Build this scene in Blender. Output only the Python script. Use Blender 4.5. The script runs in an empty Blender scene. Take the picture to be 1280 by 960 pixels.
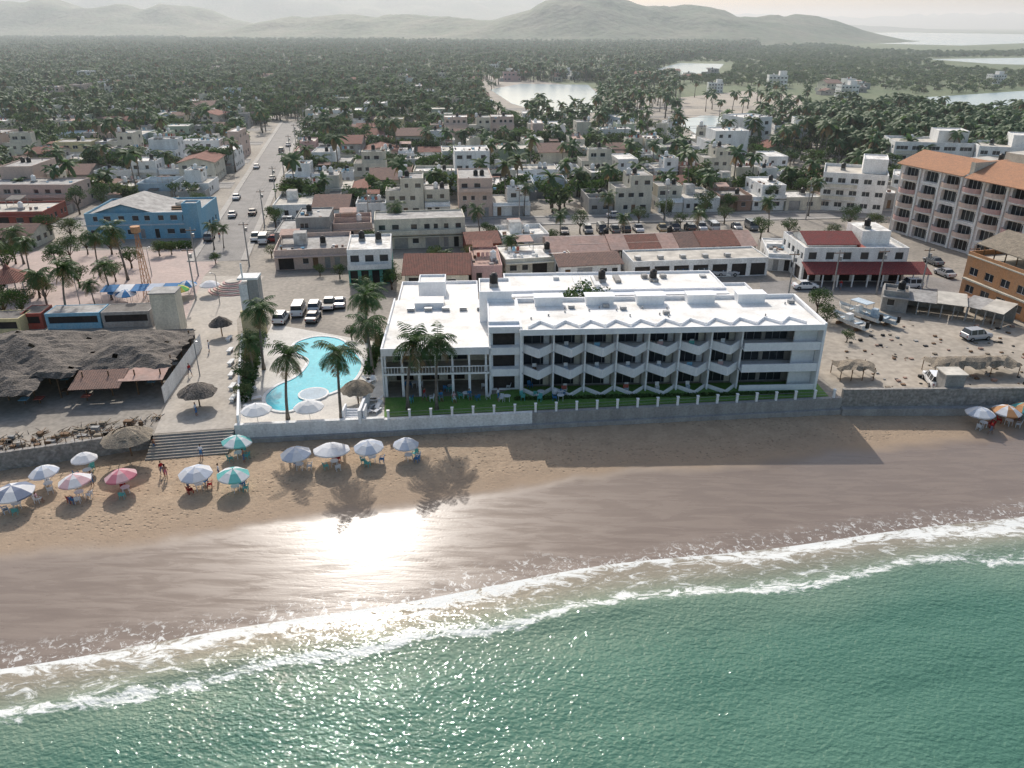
import bpy, math, random
from mathutils import Vector, Matrix, noise
R=random.Random(11)
scene=bpy.context.scene
rad=math.radians
# ---------------------------------------------------------------- survey
CAMH=42.0; PITCH=math.atan(450/974.0); SP=math.sin(PITCH); CP=math.cos(PITCH)
def G(px,py,z=0.0):
    u=(px-640)/974.0; v=(py-480)/974.0
    t=(CAMH-z)/(SP+v*CP)
    return Vector((u*t, t*(CP-v*SP), z))
def inpoly(p,poly):
    x,y=p[0],p[1]; c=False; n=len(poly); j=n-1
    for i in range(n):
        xi,yi=poly[i][0],poly[i][1]; xj,yj=poly[j][0],poly[j][1]
        if ((yi>y)!=(yj>y)) and (x<(xj-xi)*(y-yi)/(yj-yi+1e-9)+xi): c=not c
        j=i
    return c
# ---------------------------------------------------------------- materials
def nt(m): return m.node_tree.nodes, m.node_tree.links
MATS={}
def mat(name,col,col2=None,scale=0.6,rough=0.85,bump=0.0,bscale=4.0,streak=False,lo=0.35,hi=0.7,metal=0,fine=0.15,coord='pos',spec=0.3,trans=0):
    if name in MATS: return MATS[name]
    m=bpy.data.materials.new(name); m.use_nodes=True; n,l=nt(m)
    b=n['Principled BSDF']; b.inputs['Roughness'].default_value=rough; b.inputs['Metallic'].default_value=metal
    b.inputs['Specular IOR Level'].default_value=spec
    if col2 is None: col2=tuple(c*0.72 for c in col)
    if coord=='pos':
        g=n.new('ShaderNodeNewGeometry'); co=g.outputs['Position']
    else:
        g=n.new('ShaderNodeTexCoord'); co=g.outputs['Object']
    mp=n.new('ShaderNodeMapping'); l.new(co,mp.inputs['Vector'])
    if streak: mp.inputs['Scale'].default_value=(1,1,0.22)
    a=n.new('ShaderNodeTexNoise'); a.inputs['Scale'].default_value=scale; a.inputs['Detail'].default_value=6; a.inputs['Roughness'].default_value=0.62
    l.new(mp.outputs[0],a.inputs['Vector'])
    mr=n.new('ShaderNodeMapRange'); mr.inputs[1].default_value=lo; mr.inputs[2].default_value=hi
    l.new(a.outputs['Fac'],mr.inputs[0])
    mx=n.new('ShaderNodeMix'); mx.data_type='RGBA'; mx.inputs[6].default_value=(*col,1); mx.inputs[7].default_value=(*col2,1)
    l.new(mr.outputs[0],mx.inputs[0])
    out=mx.outputs[2]
    if fine>0:
        f=n.new('ShaderNodeTexNoise'); f.inputs['Scale'].default_value=bscale; f.inputs['Detail'].default_value=4
        l.new(co,f.inputs['Vector'])
        m2=n.new('ShaderNodeMapRange'); m2.inputs[1].default_value=0.3; m2.inputs[2].default_value=0.7; m2.inputs[3].default_value=1-fine; m2.inputs[4].default_value=1+fine
        l.new(f.outputs['Fac'],m2.inputs[0])
        vm=n.new('ShaderNodeVectorMath'); vm.operation='SCALE'; l.new(out,vm.inputs[0]); l.new(m2.outputs[0],vm.inputs['Scale'])
        out=vm.outputs[0]
        if bump>0:
            bp=n.new('ShaderNodeBump'); bp.inputs['Strength'].default_value=1; bp.inputs['Distance'].default_value=bump
            l.new(f.outputs['Fac'],bp.inputs['Height']); l.new(bp.outputs[0],b.inputs['Normal'])
    l.new(out,b.inputs['Base Color'])
    if trans>0:
        tr=n.new('ShaderNodeBsdfTranslucent'); l.new(out,tr.inputs['Color'])
        ms=n.new('ShaderNodeMixShader'); ms.inputs[0].default_value=trans
        o=n['Material Output']; l.new(b.outputs[0],ms.inputs[1]); l.new(tr.outputs[0],ms.inputs[2]); l.new(ms.outputs[0],o.inputs['Surface'])
    MATS[name]=m; return m
def tilemat(name,col,col2):
    m=mat(name,col,col2,scale=1.2,rough=0.9,coord='obj',fine=0.2,bscale=6)
    n,l=nt(m); b=n['Principled BSDF']
    tc=n.new('ShaderNodeTexCoord'); w=n.new('ShaderNodeTexWave'); w.inputs['Scale'].default_value=1.1; w.bands_direction='X'
    l.new(tc.outputs['Object'],w.inputs['Vector']); bp=n.new('ShaderNodeBump'); bp.inputs['Distance'].default_value=0.12
    l.new(w.outputs['Fac'],bp.inputs['Height']); l.new(bp.outputs[0],b.inputs['Normal'])
    return m
W_white=mat('paint_white',(0.78,0.78,0.76),(0.58,0.57,0.55),streak=True)
W_hotel=mat('paint_hotel_white',(0.86,0.86,0.86),(0.75,0.75,0.76),streak=True,fine=0.06)
W_cream=mat('paint_cream',(0.64,0.60,0.50),(0.45,0.42,0.35),streak=True)
W_yel=mat('paint_yellow',(0.60,0.52,0.28),(0.48,0.41,0.26),streak=True)
W_pink=mat('paint_pink',(0.55,0.35,0.32),(0.45,0.31,0.29),streak=True)
W_salmon=mat('paint_salmon',(0.58,0.44,0.37),(0.48,0.38,0.33),streak=True)
W_blue=mat('paint_blue',(0.16,0.36,0.50),(0.25,0.40,0.48),streak=True)
W_pale=mat('paint_paleblue',(0.46,0.54,0.60),(0.38,0.44,0.48),streak=True)
W_teal=mat('paint_teal',(0.10,0.34,0.29),(0.14,0.3,0.27),streak=True)
W_green=mat('paint_green',(0.40,0.46,0.35),(0.33,0.38,0.30),streak=True)
W_orange=mat('paint_orange',(0.50,0.25,0.12),(0.42,0.25,0.15),streak=True)
W_red=mat('paint_red',(0.33,0.08,0.06),(0.28,0.12,0.09),streak=True)
W_conc=mat('concrete_block',(0.36,0.35,0.33),(0.23,0.22,0.21),streak=True)
W_brick=mat('brick_raw',(0.34,0.22,0.17),(0.26,0.185,0.15),streak=True)
R_white=mat('roof_white',(0.76,0.74,0.70),(0.36,0.34,0.31),scale=0.4,lo=0.38,hi=0.70,fine=.22,bscale=1.8)
R_hotel=mat('roof_hotel_white',(0.82,0.80,0.76),(0.58,0.545,0.49),scale=0.3,lo=0.42,hi=0.75,fine=0.08)
R_grey=mat('roof_grey',(0.40,0.385,0.365),(0.20,0.19,0.18),scale=0.5,fine=.22,bscale=1.8)
R_cream=mat('roof_cream',(0.58,0.54,0.47),(0.31,0.285,0.25),scale=0.45,fine=.2,bscale=1.8)
R_pink=mat('roof_pinkish',(0.42,0.27,0.22),(0.30,0.22,0.19),scale=0.45,fine=.2,bscale=1.8)
R_dark=mat('roof_asbestos',(0.18,0.165,0.15),(0.10,0.09,0.08),scale=0.6,fine=.2)
T_red=tilemat('tile_red',(0.31,0.135,0.10),(0.20,0.11,0.085))
T_brown=tilemat('tile_brown',(0.27,0.165,0.13),(0.19,0.13,0.11))
T_org=tilemat('tile_orange',(0.50,0.26,0.15),(0.40,0.22,0.14))
T_dred=tilemat('tile_darkred',(0.26,0.06,0.055),(0.2,0.07,0.065))
GLASS=mat('window_glass',(0.03,0.035,0.04),(0.05,0.055,0.06),rough=0.15,spec=0.5,fine=0)
DARK=mat('dark_interior',(0.035,0.032,0.03),(0.06,0.05,0.045))
WOOD=mat('wood',(0.20,0.12,0.07),(0.12,0.08,0.05))
METAL=mat('metal_grey',(0.35,0.36,0.37),rough=0.45,metal=0.6)
BLACK=mat('black_plastic',(0.02,0.02,0.02),rough=0.5)
TYRE=mat('tyre_rubber',(0.02,0.02,0.02),rough=0.9)
THATCH=mat('thatch',(0.165,0.14,0.12),(0.08,0.07,0.06),scale=0.9,bump=0.15,bscale=5,fine=0.45)
THATCH2=mat('thatch_light',(0.27,0.225,0.17),(0.15,0.125,0.095),scale=1.5,bump=0.1,bscale=8,fine=0.35)
TRUNK=mat('palm_trunk',(0.20,0.175,0.15),(0.12,0.105,0.09),scale=3)
BARK=mat('bark',(0.12,0.09,0.065),(0.07,0.055,0.04),scale=3)
PLEAF=mat('palm_leaf',(0.045,0.10,0.028),(0.085,0.13,0.042),scale=0.8,rough=0.5,trans=0.35,spec=0.4)
PLEAF2=mat('palm_leaf_far',(0.055,0.115,0.038),(0.10,0.15,0.058),scale=0.05,rough=0.6,trans=0.4,spec=0.3)
PDRY=mat('palm_leaf_dry',(0.25,0.18,0.09),(0.16,0.12,0.07),scale=2,trans=0.2)
LEAF=mat('leaf',(0.045,0.095,0.025),(0.085,0.13,0.04),scale=0.5,rough=0.6,trans=0.35)
LEAF2=mat('leaf_olive',(0.07,0.105,0.04),(0.12,0.14,0.06),scale=0.5,rough=0.7,trans=0.35)
LEAFD=mat('leaf_dark',(0.028,0.062,0.02),(0.05,0.09,0.03),scale=0.5,rough=0.6,trans=0.3)
MANG=mat('leaf_mangrove',(0.085,0.14,0.055),(0.15,0.185,0.09),scale=0.02,rough=0.7,trans=0.4)
DRYG=mat('dry_scrub',(0.22,0.19,0.11),(0.12,0.12,0.06),scale=0.5)
# ---------------------------------------------------------------- mesh builder
class MB:
    def __init__(s): s.v=[]; s.f=[]; s.m=[]; s.mats=[]; s.sm=[]
    def mi(s,mt):
        if mt not in s.mats: s.mats.append(mt)
        return s.mats.index(mt)
    def face(s,pts,mt,smooth=False):
        k=len(s.v); s.v.extend([tuple(p) for p in pts]); s.f.append(tuple(range(k,k+len(pts)))); s.m.append(s.mi(mt)); s.sm.append(smooth)
    def raw(s,vs,fs,mt,smooth=False):
        k=len(s.v); s.v.extend([tuple(p) for p in vs]); i=s.mi(mt)
        for f in fs: s.f.append(tuple(a+k for a in f)); s.m.append(i); s.sm.append(smooth)
    def box(s,x0,x1,y0,y1,z0,z1,mt,top=None,bot=True):
        v=[(x0,y0,z0),(x1,y0,z0),(x1,y1,z0),(x0,y1,z0),(x0,y0,z1),(x1,y0,z1),(x1,y1,z1),(x0,y1,z1)]
        s.raw(v,[(0,1,5,4),(1,2,6,5),(2,3,7,6),(3,0,4,7)]+([(3,2,1,0)] if bot else []),mt)
        s.raw(v[4:],[(0,1,2,3)],top or mt)
    def prism(s,poly,z0,z1,mt,top=None):
        n=len(poly)
        v=[(p[0],p[1],z0) for p in poly]+[(p[0],p[1],z1) for p in poly]
        s.raw(v,[(i,(i+1)%n,(i+1)%n+n,i+n) for i in range(n)],mt)
        s.face([(p[0],p[1],z1) for p in poly],top or mt)
        s.face([(p[0],p[1],z0) for p in reversed(poly)],mt)
    def cyl(s,cx,cy,z0,z1,r0,r1,n,mt,cap=True,smooth=True):
        v=[];f=[]
        for i in range(n):
            a=2*math.pi*i/n; v.append((cx+r0*math.cos(a),cy+r0*math.sin(a),z0)); v.append((cx+r1*math.cos(a),cy+r1*math.sin(a),z1))
        for i in range(n):
            j=(i+1)%n; f.append((2*i,2*j,2*j+1,2*i+1))
        s.raw(v,f,mt,smooth)
        if cap:
            s.face([v[2*i+1] for i in range(n)],mt); s.face([v[2*i] for i in range(n-1,-1,-1)],mt)
    def tube(s,pts,rs,n,mt,smooth=True):
        rings=[]
        for i,p in enumerate(pts):
            p=Vector(p)
            d=(Vector(pts[min(i+1,len(pts)-1)])-Vector(pts[max(i-1,0)])).normalized()
            a=d.orthogonal().normalized() if abs(d.z)<0.9 else (Vector((1,0,0))-d*d.x).normalized()
            b=d.cross(a)
            rings.append([p+(a*math.cos(2*math.pi*k/n)+b*math.sin(2*math.pi*k/n))*rs[i] for k in range(n)])
        v=[q for r in rings for q in r]; f=[]
        for i in range(len(pts)-1):
            for k in range(n):
                k2=(k+1)%n; f.append((i*n+k,i*n+k2,(i+1)*n+k2,(i+1)*n+k))
        f.append(tuple(range(n-1,-1,-1))); f.append(tuple((len(pts)-1)*n+k for k in range(n)))
        s.raw(v,f,mt,smooth)
    def mesh(s,name):
        me=bpy.data.meshes.new(name); me.from_pydata(s.v,[],s.f)
        for m in s.mats: me.materials.append(m)
        me.polygons.foreach_set('material_index',s.m); me.polygons.foreach_set('use_smooth',s.sm); me.update(); return me
    def obj(s,name,loc=(0,0,0),rot=0,parent=None,scale=1):
        return inst(s.mesh(name),name,loc,rot,scale,parent)
COL=scene.collection
def inst(me,name,loc=(0,0,0),rot=0,scale=1,parent=None,col=None):
    o=bpy.data.objects.new(name,me); o.location=loc
    o.rotation_euler=(0,0,rot) if not isinstance(rot,(tuple,list)) else rot
    o.scale=(scale,)*3 if not isinstance(scale,(tuple,list)) else scale
    (col or COL).objects.link(o)
    if parent: o.parent=parent
    return o
def empty(name,loc=(0,0,0),rot=0):
    o=bpy.data.objects.new(name,None); o.location=loc; o.rotation_euler=(0,0,rot); o.empty_display_size=0.5; COL.objects.link(o); return o
# wall with recessed openings. O origin, D unit dir, N inward normal
def wall(mb,O,D,N,L,z0,z1,ops,mt,depth=0.18):
    O=Vector(O);D=Vector(D);N=Vector(N)
    ops=[o for o in ops if o[0]>0.05 and o[1]<L-0.05 and o[3]<z1-0.05]
    xs=sorted(set([0,L]+[o[0] for o in ops]+[o[1] for o in ops])); zs=sorted(set([z0,z1]+[o[2] for o in ops]+[o[3] for o in ops]))
    P=lambda a,z,k=0: O+D*a+N*k+Vector((0,0,z))
    for i in range(len(xs)-1):
        for j in range(len(zs)-1):
            cx=(xs[i]+xs[i+1])/2; cz=(zs[j]+zs[j+1])/2
            if any(o[0]<cx<o[1] and o[2]<cz<o[3] for o in ops): continue
            mb.face([P(xs[i],zs[j]),P(xs[i+1],zs[j]),P(xs[i+1],zs[j+1]),P(xs[i],zs[j+1])],mt)
    for o in ops:
        a,b,c,d=o[:4]; gm=o[4] if len(o)>4 else GLASS; fm=o[5] if len(o)>5 else None
        mb.face([P(a,c,depth),P(b,c,depth),P(b,d,depth),P(a,d,depth)],gm)
        mb.face([P(a,c),P(a,c,depth),P(a,d,depth),P(a,d)],mt); mb.face([P(b,c,depth),P(b,c),P(b,d),P(b,d,depth)],mt)
        mb.face([P(a,d,depth),P(b,d,depth),P(b,d),P(a,d)],mt); mb.face([P(a,c),P(b,c),P(b,c,depth),P(a,c,depth)],mt)
        if fm:
            n=max(1,round((b-a)/1.1)); k=depth-0.05
            for q in range(n+1):
                x=a+(b-a)*q/n; x0=max(a,x-0.035); x1=min(b,x+0.035)
                mb.face([P(x0,c,k),P(x1,c,k),P(x1,d,k),P(x0,d,k)],fm)
            mb.face([P(a,c,k-.004),P(b,c,k-.004),P(b,c+.07,k-.004),P(a,c+.07,k-.004)],fm)
            mb.face([P(a,d-.07,k-.004),P(b,d-.07,k-.004),P(b,d,k-.004),P(a,d,k-.004)],fm)
def shell(mb,x0,x1,y0,y1,z0,z1,wm,rm,of=(),ol=(),orr=(),ob=(),par=0.45,pt=0.16,depth=0.18):
    wall(mb,(x0,y0,0),(1,0,0),(0,1,0),x1-x0,z0,z1,list(of),wm,depth)
    wall(mb,(x1,y0,0),(0,1,0),(-1,0,0),y1-y0,z0,z1,list(orr),wm)
    wall(mb,(x1,y1,0),(-1,0,0),(0,-1,0),x1-x0,z0,z1,list(ob),wm)
    wall(mb,(x0,y1,0),(0,-1,0),(1,0,0),y1-y0,z0,z1,list(ol),wm)
    rz=z1-par; a,b,c,d=x0+pt,x1-pt,y0+pt,y1-pt
    mb.face([(a,c,rz),(b,c,rz),(b,d,rz),(a,d,rz)],rm)
    mb.face([(x0,y0,z1),(x1,y0,z1),(b,c,z1),(a,c,z1)],wm); mb.face([(x1,y0,z1),(x1,y1,z1),(b,d,z1),(b,c,z1)],wm)
    mb.face([(x1,y1,z1),(x0,y1,z1),(a,d,z1),(b,d,z1)],wm); mb.face([(x0,y1,z1),(x0,y0,z1),(a,c,z1),(a,d,z1)],wm)
    mb.face([(b,c,rz),(a,c,rz),(a,c,z1),(b,c,z1)],wm); mb.face([(b,d,rz),(b,c,rz),(b,c,z1),(b,d,z1)],wm)
    mb.face([(a,d,rz),(b,d,rz),(b,d,z1),(a,d,z1)],wm); mb.face([(a,c,rz),(a,d,rz),(a,d,z1),(a,c,z1)],wm)
def tank(mb,x,y,z,r=R,mt=None):
    mt=mt or (BLACK if r.random()<0.55 else W_white)
    mb.box(x-.6,x+.6,y-.6,y+.6,z,z+.5,W_conc)
    mb.cyl(x,y,z+.5,z+1.6,.55,.55,10,mt,cap=False); mb.cyl(x,y,z+1.6,z+1.9,.55,.18,10,mt)
def gable(mb,x0,x1,y0,y1,z,rise,mt,wm,ov=0.5,axis='x'):
    if axis=='x':
        ym=(y0+y1)/2; s=rise/((y1-y0)/2); 
        for (ya,sg) in ((y0-ov,1),(y1+ov,-1)):
            za=z-ov*s
            mb.face([(x0-ov,ya,za),(x1+ov,ya,za),(x1+ov,ym,z+rise),(x0-ov,ym,z+rise)],mt)
            mb.face([(x0-ov,ya,za-.12),(x1+ov,ya,za-.12),(x1+ov,ym,z+rise-.12),(x0-ov,ym,z+rise-.12)],wm)
            mb.face([(x0-ov,ya,za-.12),(x1+ov,ya,za-.12),(x1+ov,ya,za),(x0-ov,ya,za)],mt)
        for xx in (x0,x1): mb.face([(xx,y0,z),(xx,y1,z),(xx,ym,z+rise-.12)],wm)
    else:
        xm=(x0+x1)/2; s=rise/((x1-x0)/2)
        for xa in (x0-ov,x1+ov):
            za=z-ov*s
            mb.face([(xa,y0-ov,za),(xa,y1+ov,za),(xm,y1+ov,z+rise),(xm,y0-ov,z+rise)],mt)
            mb.face([(xa,y0-ov,za-.12),(xa,y1+ov,za-.12),(xm,y1+ov,z+rise-.12),(xm,y0-ov,z+rise-.12)],wm)
        for yy in (y0,y1): mb.face([(x0,yy,z),(x1,yy,z),(xm,yy,z+rise-.12)],wm)
def slope(mb,x0,x1,y0,y1,z0,z1,mt,th=0.1):
    v=[(x0,y0,z0),(x1,y0,z0),(x1,y1,z1),(x0,y1,z1)]; w=[(a,b,c-th) for a,b,c in v]
    mb.raw(v+w,[(0,1,2,3),(7,6,5,4),(0,4,5,1),(1,5,6,2),(2,6,7,3),(3,7,4,0)],mt)
WALLS=[W_white]*10+[W_cream]*8+[W_conc]*8+[W_yel,W_pink,W_salmon,W_salmon,W_pale,W_green,W_brick,W_brick]
ROOFS=[R_white]*9+[R_grey]*9+[R_cream]*8+[R_pink]*3+[R_dark]*4
def openings(L,floors,r,fh=2.9,ground_door=True,dens=1.0,frame=None):
    o=[]
    for f in range(floors):
        x=r.uniform(.5,1.0); z=f*fh
        while x<L-1.4:
            k=r.random()
            if f==0 and ground_door and k<.35:
                o.append((x,x+1.0,z+.02,z+2.15,r.choice([DARK,WOOD,METAL]),frame)); x+=1.0
            elif f==0 and ground_door and k<.5 and x<L-3.6:
                o.append((x,x+2.8,z+.02,z+2.4,r.choice([DARK,METAL,W_white,DARK]))); x+=2.8
            elif k<.9*dens:
                w=r.uniform(.9,1.7); w=min(w,L-.5-x); o.append((x,x+w,z+.95,z+2.1,GLASS,frame or W_white)); x+=w
            x+=r.uniform(.7,1.8)
    return o
def build_house(mb,r,w,d,floors,wm,rm,style='flat'):
    fh=2.9; h=floors*fh
    if style=='flat':
        par=r.choice([.25,.45,.8])
        if floors==1:
            shell(mb,0,w,0,d,0,h+par+.1,wm,rm,openings(w,1,r),openings(d,1,r,ground_door=False,dens=.5),openings(d,1,r,ground_door=False,dens=.5),par=par)
        else:
            a=r.choice([0,0,.25,.4])*w; b=r.choice([0,0,.2])*d; c=r.choice([1,.8,.6])*d
            fl=floors-1
            shell(mb,0,w,0,d,0,fl*fh+par,wm,rm,openings(w,fl,r),openings(d,fl,r,ground_door=False,dens=.5),openings(d,fl,r,ground_door=False,dens=.5),par=par)
            z=fl*fh+.01
            mm=wm if r.random()<.7 else r.choice(WALLS)
            ops=[(q[0],q[1],q[2]+z,q[3]+z,*q[4:]) for q in openings(w-a-.1,1,r,ground_door=False)]
            opb=[(q[0],q[1],q[2]+z,q[3]+z,*q[4:]) for q in openings(c-b-.1,1,r,ground_door=False,dens=.6)]
            shell(mb,a+.006,w-.006,b-.006,c-.006,z,z+fh+.35,mm,r.choice([rm,R_grey,R_white]),ops,opb,opb,par=.3)
            if r.random()<.5: mb.box(a,w,b-1.0,b-.01,z+.1,z+.24,mm); mb.box(a,w,b-1.0,b-.9,z+.24,z+1.0,mm)
            h=z+fh-par+.3; 
        top=h+(.1 if floors==1 else .05)
        zx=r.uniform(.55,.8)*w; zy=r.uniform(.35,.55)*d
        if r.random()<.8: tank(mb,zx,zy,top,r)
        if r.random()<.25: tank(mb,zx-1.5,zy,top,r)
        if r.random()<.3 and w>7 and floors==1:
            mb.box(w*.15+1,w*.15+3.4,d*.5,d*.5+2.6,top,top+2.3,r.choice([wm,W_conc,R_white]),top=R_grey)
        if r.random()<.5 and floors==1:
            z0=top+1.9; m=r.choice([R_dark,R_grey,T_brown,R_pink,T_red])
            x0=r.uniform(.02,.4)*w; x1=x0+r.uniform(2.5,4); y0=d*.55; y1=min(d-.3,y0+3.4); slope(mb,x0,x1,y0,y1,z0,z0+.4,m,.06)
            for (xx,yy) in ((x0+.1,y0+.1),(x1-.1,y0+.1),(x0+.1,y1-.1),(x1-.1,y1-.1)): mb.box(xx-.05,xx+.05,yy-.05,yy+.05,top,z0-.04,W_conc)
        if r.random()<.7:
            for i in range(r.randint(4,14)):
                xx=r.uniform(.3,w-.3); yy=r.uniform(.3,d*.55); s=r.uniform(.15,.5)
                mb.box(xx-s,xx+s*.6,yy-s*.7,yy+s*.5,top-.02,top+r.uniform(.2,.7),r.choice([W_conc,W_brick,R_dark,W_white,WOOD,W_blue]))
        if r.random()<.3 and floors==1:
            yy=r.uniform(.3,.6)*d; mb.box(.2,w-.2,yy,yy+.14,top-.02,top+r.uniform(.4,1.0),wm)
        if r.random()<.25:
            n=r.randint(3,6); y=d*.35
            mb.box(1,1.05,y,y+.05,top,top+1.7,METAL); mb.box(1+n*.8,1.05+n*.8,y,y+.05,top,top+1.7,METAL)
            for i in range(n): mb.box(1.15+i*.8,1.15+i*.8+.55,y+.01,y+.03,top+.8,top+1.6,r.choice([W_white,W_blue,W_red,W_pale,W_pink]))
        if r.random()<.5:
            mb.box(.0,w,-.9,-.01,2.45,2.6,wm)
    else:
        tm=r.choice([T_red,T_brown,T_brown,T_red])
        shell(mb,0,w,0,d,0,h,wm,R_grey,openings(w,floors,r),openings(d,floors,r,ground_door=False,dens=.5),openings(d,floors,r,ground_door=False,dens=.5),par=.02)
        gable(mb,0,w,0,d,h+.01,d*.13 if style=='gx' else w*.13,tm,wm,axis='x' if style=='gx' else 'y')
        if r.random()<.4: tank(mb,w+.9,d*.6,0.0,r)
    if r.random()<.6:
        e=r.uniform(2,4); mb.box(.02,.16,d+.01,d+e,0,2.0,W_conc); mb.box(w-.16,w-.02,d+.01,d+e,0,2.0,W_conc); mb.box(.0,w,d+e+.01,d+e+.15,0,2.0,W_conc)
        if r.random()<.6: x0=r.uniform(.3,w*.5); slope(mb,x0,x0+r.uniform(2,3.5),d+.05,d+e-.2,2.5,2.2,r.choice([R_dark,T_brown,R_grey,R_pink]),.06)
VAR=[]
for i in range(110):
    r=random.Random(100+i); w=r.choice([5,6,7,8,9,10,12]); d=r.choice([8,10,12,14])
    k=r.random(); st='flat' if k<.84 else ('gx' if k<.93 else 'gy')
    fl=r.choice([1,1,1,1,2,2,2,3] if st=='flat' else [1,1,2])
    mb=MB(); build_house(mb,r,w,d,fl,r.choice(WALLS),r.choice(ROOFS),st)
    VAR.append((w,d,mb.mesh('town_house')))
# ---------------------------------------------------------------- vegetation meshes
def palm_mesh(seed,h=8,nf=22,nl=14,fl=3.2,lw=0.16,simple=False):
    r=random.Random(seed); mb=MB()
    lean=r.uniform(-.9,.9); lean2=r.uniform(-.9,.9); pts=[];rs=[]
    n=8 if not simple else 3
    for i in range(n+1):
        t=i/n; pts.append((lean*t*t,lean2*t*t,h*t)); rs.append((.21-.10*t)*(1.5 if i==0 else 1))
    mb.tube(pts,rs,8 if not simple else 4,TRUNK)
    top=Vector(pts[-1])
    if not simple:
        for i in range(7):
            a=r.uniform(0,6.28); mb.cyl(top.x+.25*math.cos(a),top.y+.25*math.sin(a),top.z-.45,top.z-.15,.1,.13,6,PDRY)
    for k in range(nf):
        a=2*math.pi*k/nf*1.0+r.uniform(-.25,.25); el=r.uniform(-.35,1.15) if k%5 else r.uniform(-1.0,-.5)
        m=(PLEAF2 if simple else PLEAF) if not(el<-.5 and r.random()<.7) else PDRY
        L=fl*r.uniform(.85,1.12); d=Vector((math.cos(a)*math.cos(el),math.sin(a)*math.cos(el),math.sin(el)))
        side=Vector((-math.sin(a),math.cos(a),0)); p=top.copy(); P=[p.copy()]; ns=6 if not simple else 4
        for i in range(ns):
            p=p+d*(L/ns); d=(d+Vector((0,0,-.30 if not simple else -.42))).normalized(); P.append(p.copy())
        if simple:
            for i in range(ns):
                w0=[.25,.65,.7,.5,.08][i]; w1=[.25,.65,.7,.5,.08][i+1]
                mb.face([P[i],P[i+1],P[i+1]+side*w1+Vector((0,0,-w1*.6)),P[i]+side*w0+Vector((0,0,-w0*.6))],m)
                mb.face([P[i+1],P[i],P[i]-side*w0+Vector((0,0,-w0*.6)),P[i+1]-side*w1+Vector((0,0,-w1*.6))],m)
        else:
            mb.tube(P,[.05,.045,.04,.03,.02,.015,.008],3,m)
            for j in range(nl):
                t=(j+1.0)/(nl+.3); q=t*ns; i=min(int(q),ns-1); f=q-i
                b=P[i].lerp(P[i+1],f); dd=(P[i+1]-P[i]).normalized()
                ll=(.95*math.sin(math.pi*min(1,t*.85+.12))+.12)*r.uniform(.85,1.1)
                for sg in (-1,1):
                    tip=b+side*sg*ll*.8+dd*ll*.45+Vector((0,0,-ll*r.uniform(.35,.7)))
                    mid=b.lerp(tip,.5)+Vector((0,0,ll*.08)); wv=dd*lw*.5
                    mb.face([b-wv*.6,b+wv*.6,mid+wv,mid-wv],m); mb.face([mid-wv,mid+wv,tip+wv*.15,tip-wv*.15],m)
    return mb.mesh('palm_tree')
def tree_mesh(seed,h=6,rad_=2.6,nl=1400,ls=.32,lm=None,limbs=6,name='leafy_tree'):
    r=random.Random(seed); mb=MB(); th=h*.38; lm=lm or [LEAF,LEAF,LEAFD,LEAF2]
    mb.tube([(0,0,0),(.1,0,th*.5),(0,.1,th),(.1,.1,h*.7)],[.24,.18,.14,.05],7,BARK)
    cl=[]
    for i in range(limbs):
        a=2*math.pi*i/limbs+r.uniform(-.4,.4); rr=rad_*r.uniform(.45,.75); z=h*r.uniform(.5,.85)
        e=(math.cos(a)*rr,math.sin(a)*rr,z); mb.tube([(0,0,th*.8),(e[0]*.5,e[1]*.5,th+.4*(z-th)),e],[.11,.07,.03],5,BARK)
        cl.append((Vector(e),rad_*r.uniform(.32,.55)))
    for i in range(limbs): cl.append((Vector((r.uniform(-.5,.5)*rad_,r.uniform(-.5,.5)*rad_,h*r.uniform(.65,.95))),rad_*r.uniform(.3,.5)))
    for c,cr in cl:
        m=r.choice(lm)
        for j in range(nl//len(cl)):
            v=Vector((r.gauss(0,1),r.gauss(0,1),r.gauss(0,1))).normalized()*cr*(r.random()**.35); v.z*=.75
            p=c+v; a=Vector((r.gauss(0,1),r.gauss(0,1),r.gauss(0,.6))).normalized(); b=a.orthogonal().normalized()*ls*.6; a=a*ls
            mb.face([p-a*.5,p+b*.5,p+a*.5,p-b*.5],m)
    return mb.mesh(name)
PALMS=[palm_mesh(1,9.0),palm_mesh(2,8.2),palm_mesh(3,7.2,nf=20),palm_mesh(4,9.6,nf=24)]
PSIMP=[palm_mesh(11+i,h,nf=13,simple=True,fl=3.6) for i,h in enumerate([8,9.5,7,10.5])]
TREES=[tree_mesh(21,6,2.8),tree_mesh(22,5,3.0,lm=[LEAF2,LEAF]),tree_mesh(23,7,2.6,lm=[LEAFD,LEAF]),tree_mesh(24,4.2,2.2,1000)]
TSIMP=[tree_mesh(31+i,h,w,210,.9,lm=l,limbs=4) for i,(h,w,l) in enumerate([(6,3.2,[LEAF,LEAF2]),(5,3.6,[LEAFD,LEAF]),(7,3.2,[LEAF2,LEAF]),(4,3,[LEAF2,LEAF2,DRYG])])]
MSIMP=[tree_mesh(41+i,h,w,90,1.5,lm=l,limbs=3,name='mangrove_bush') for i,(h,w,l) in enumerate([(4,3.6,[MANG,LEAF2]),(3,4,[MANG]),(5,3.4,[MANG,LEAF]),(2.5,3.5,[MANG,DRYG])])]
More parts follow.
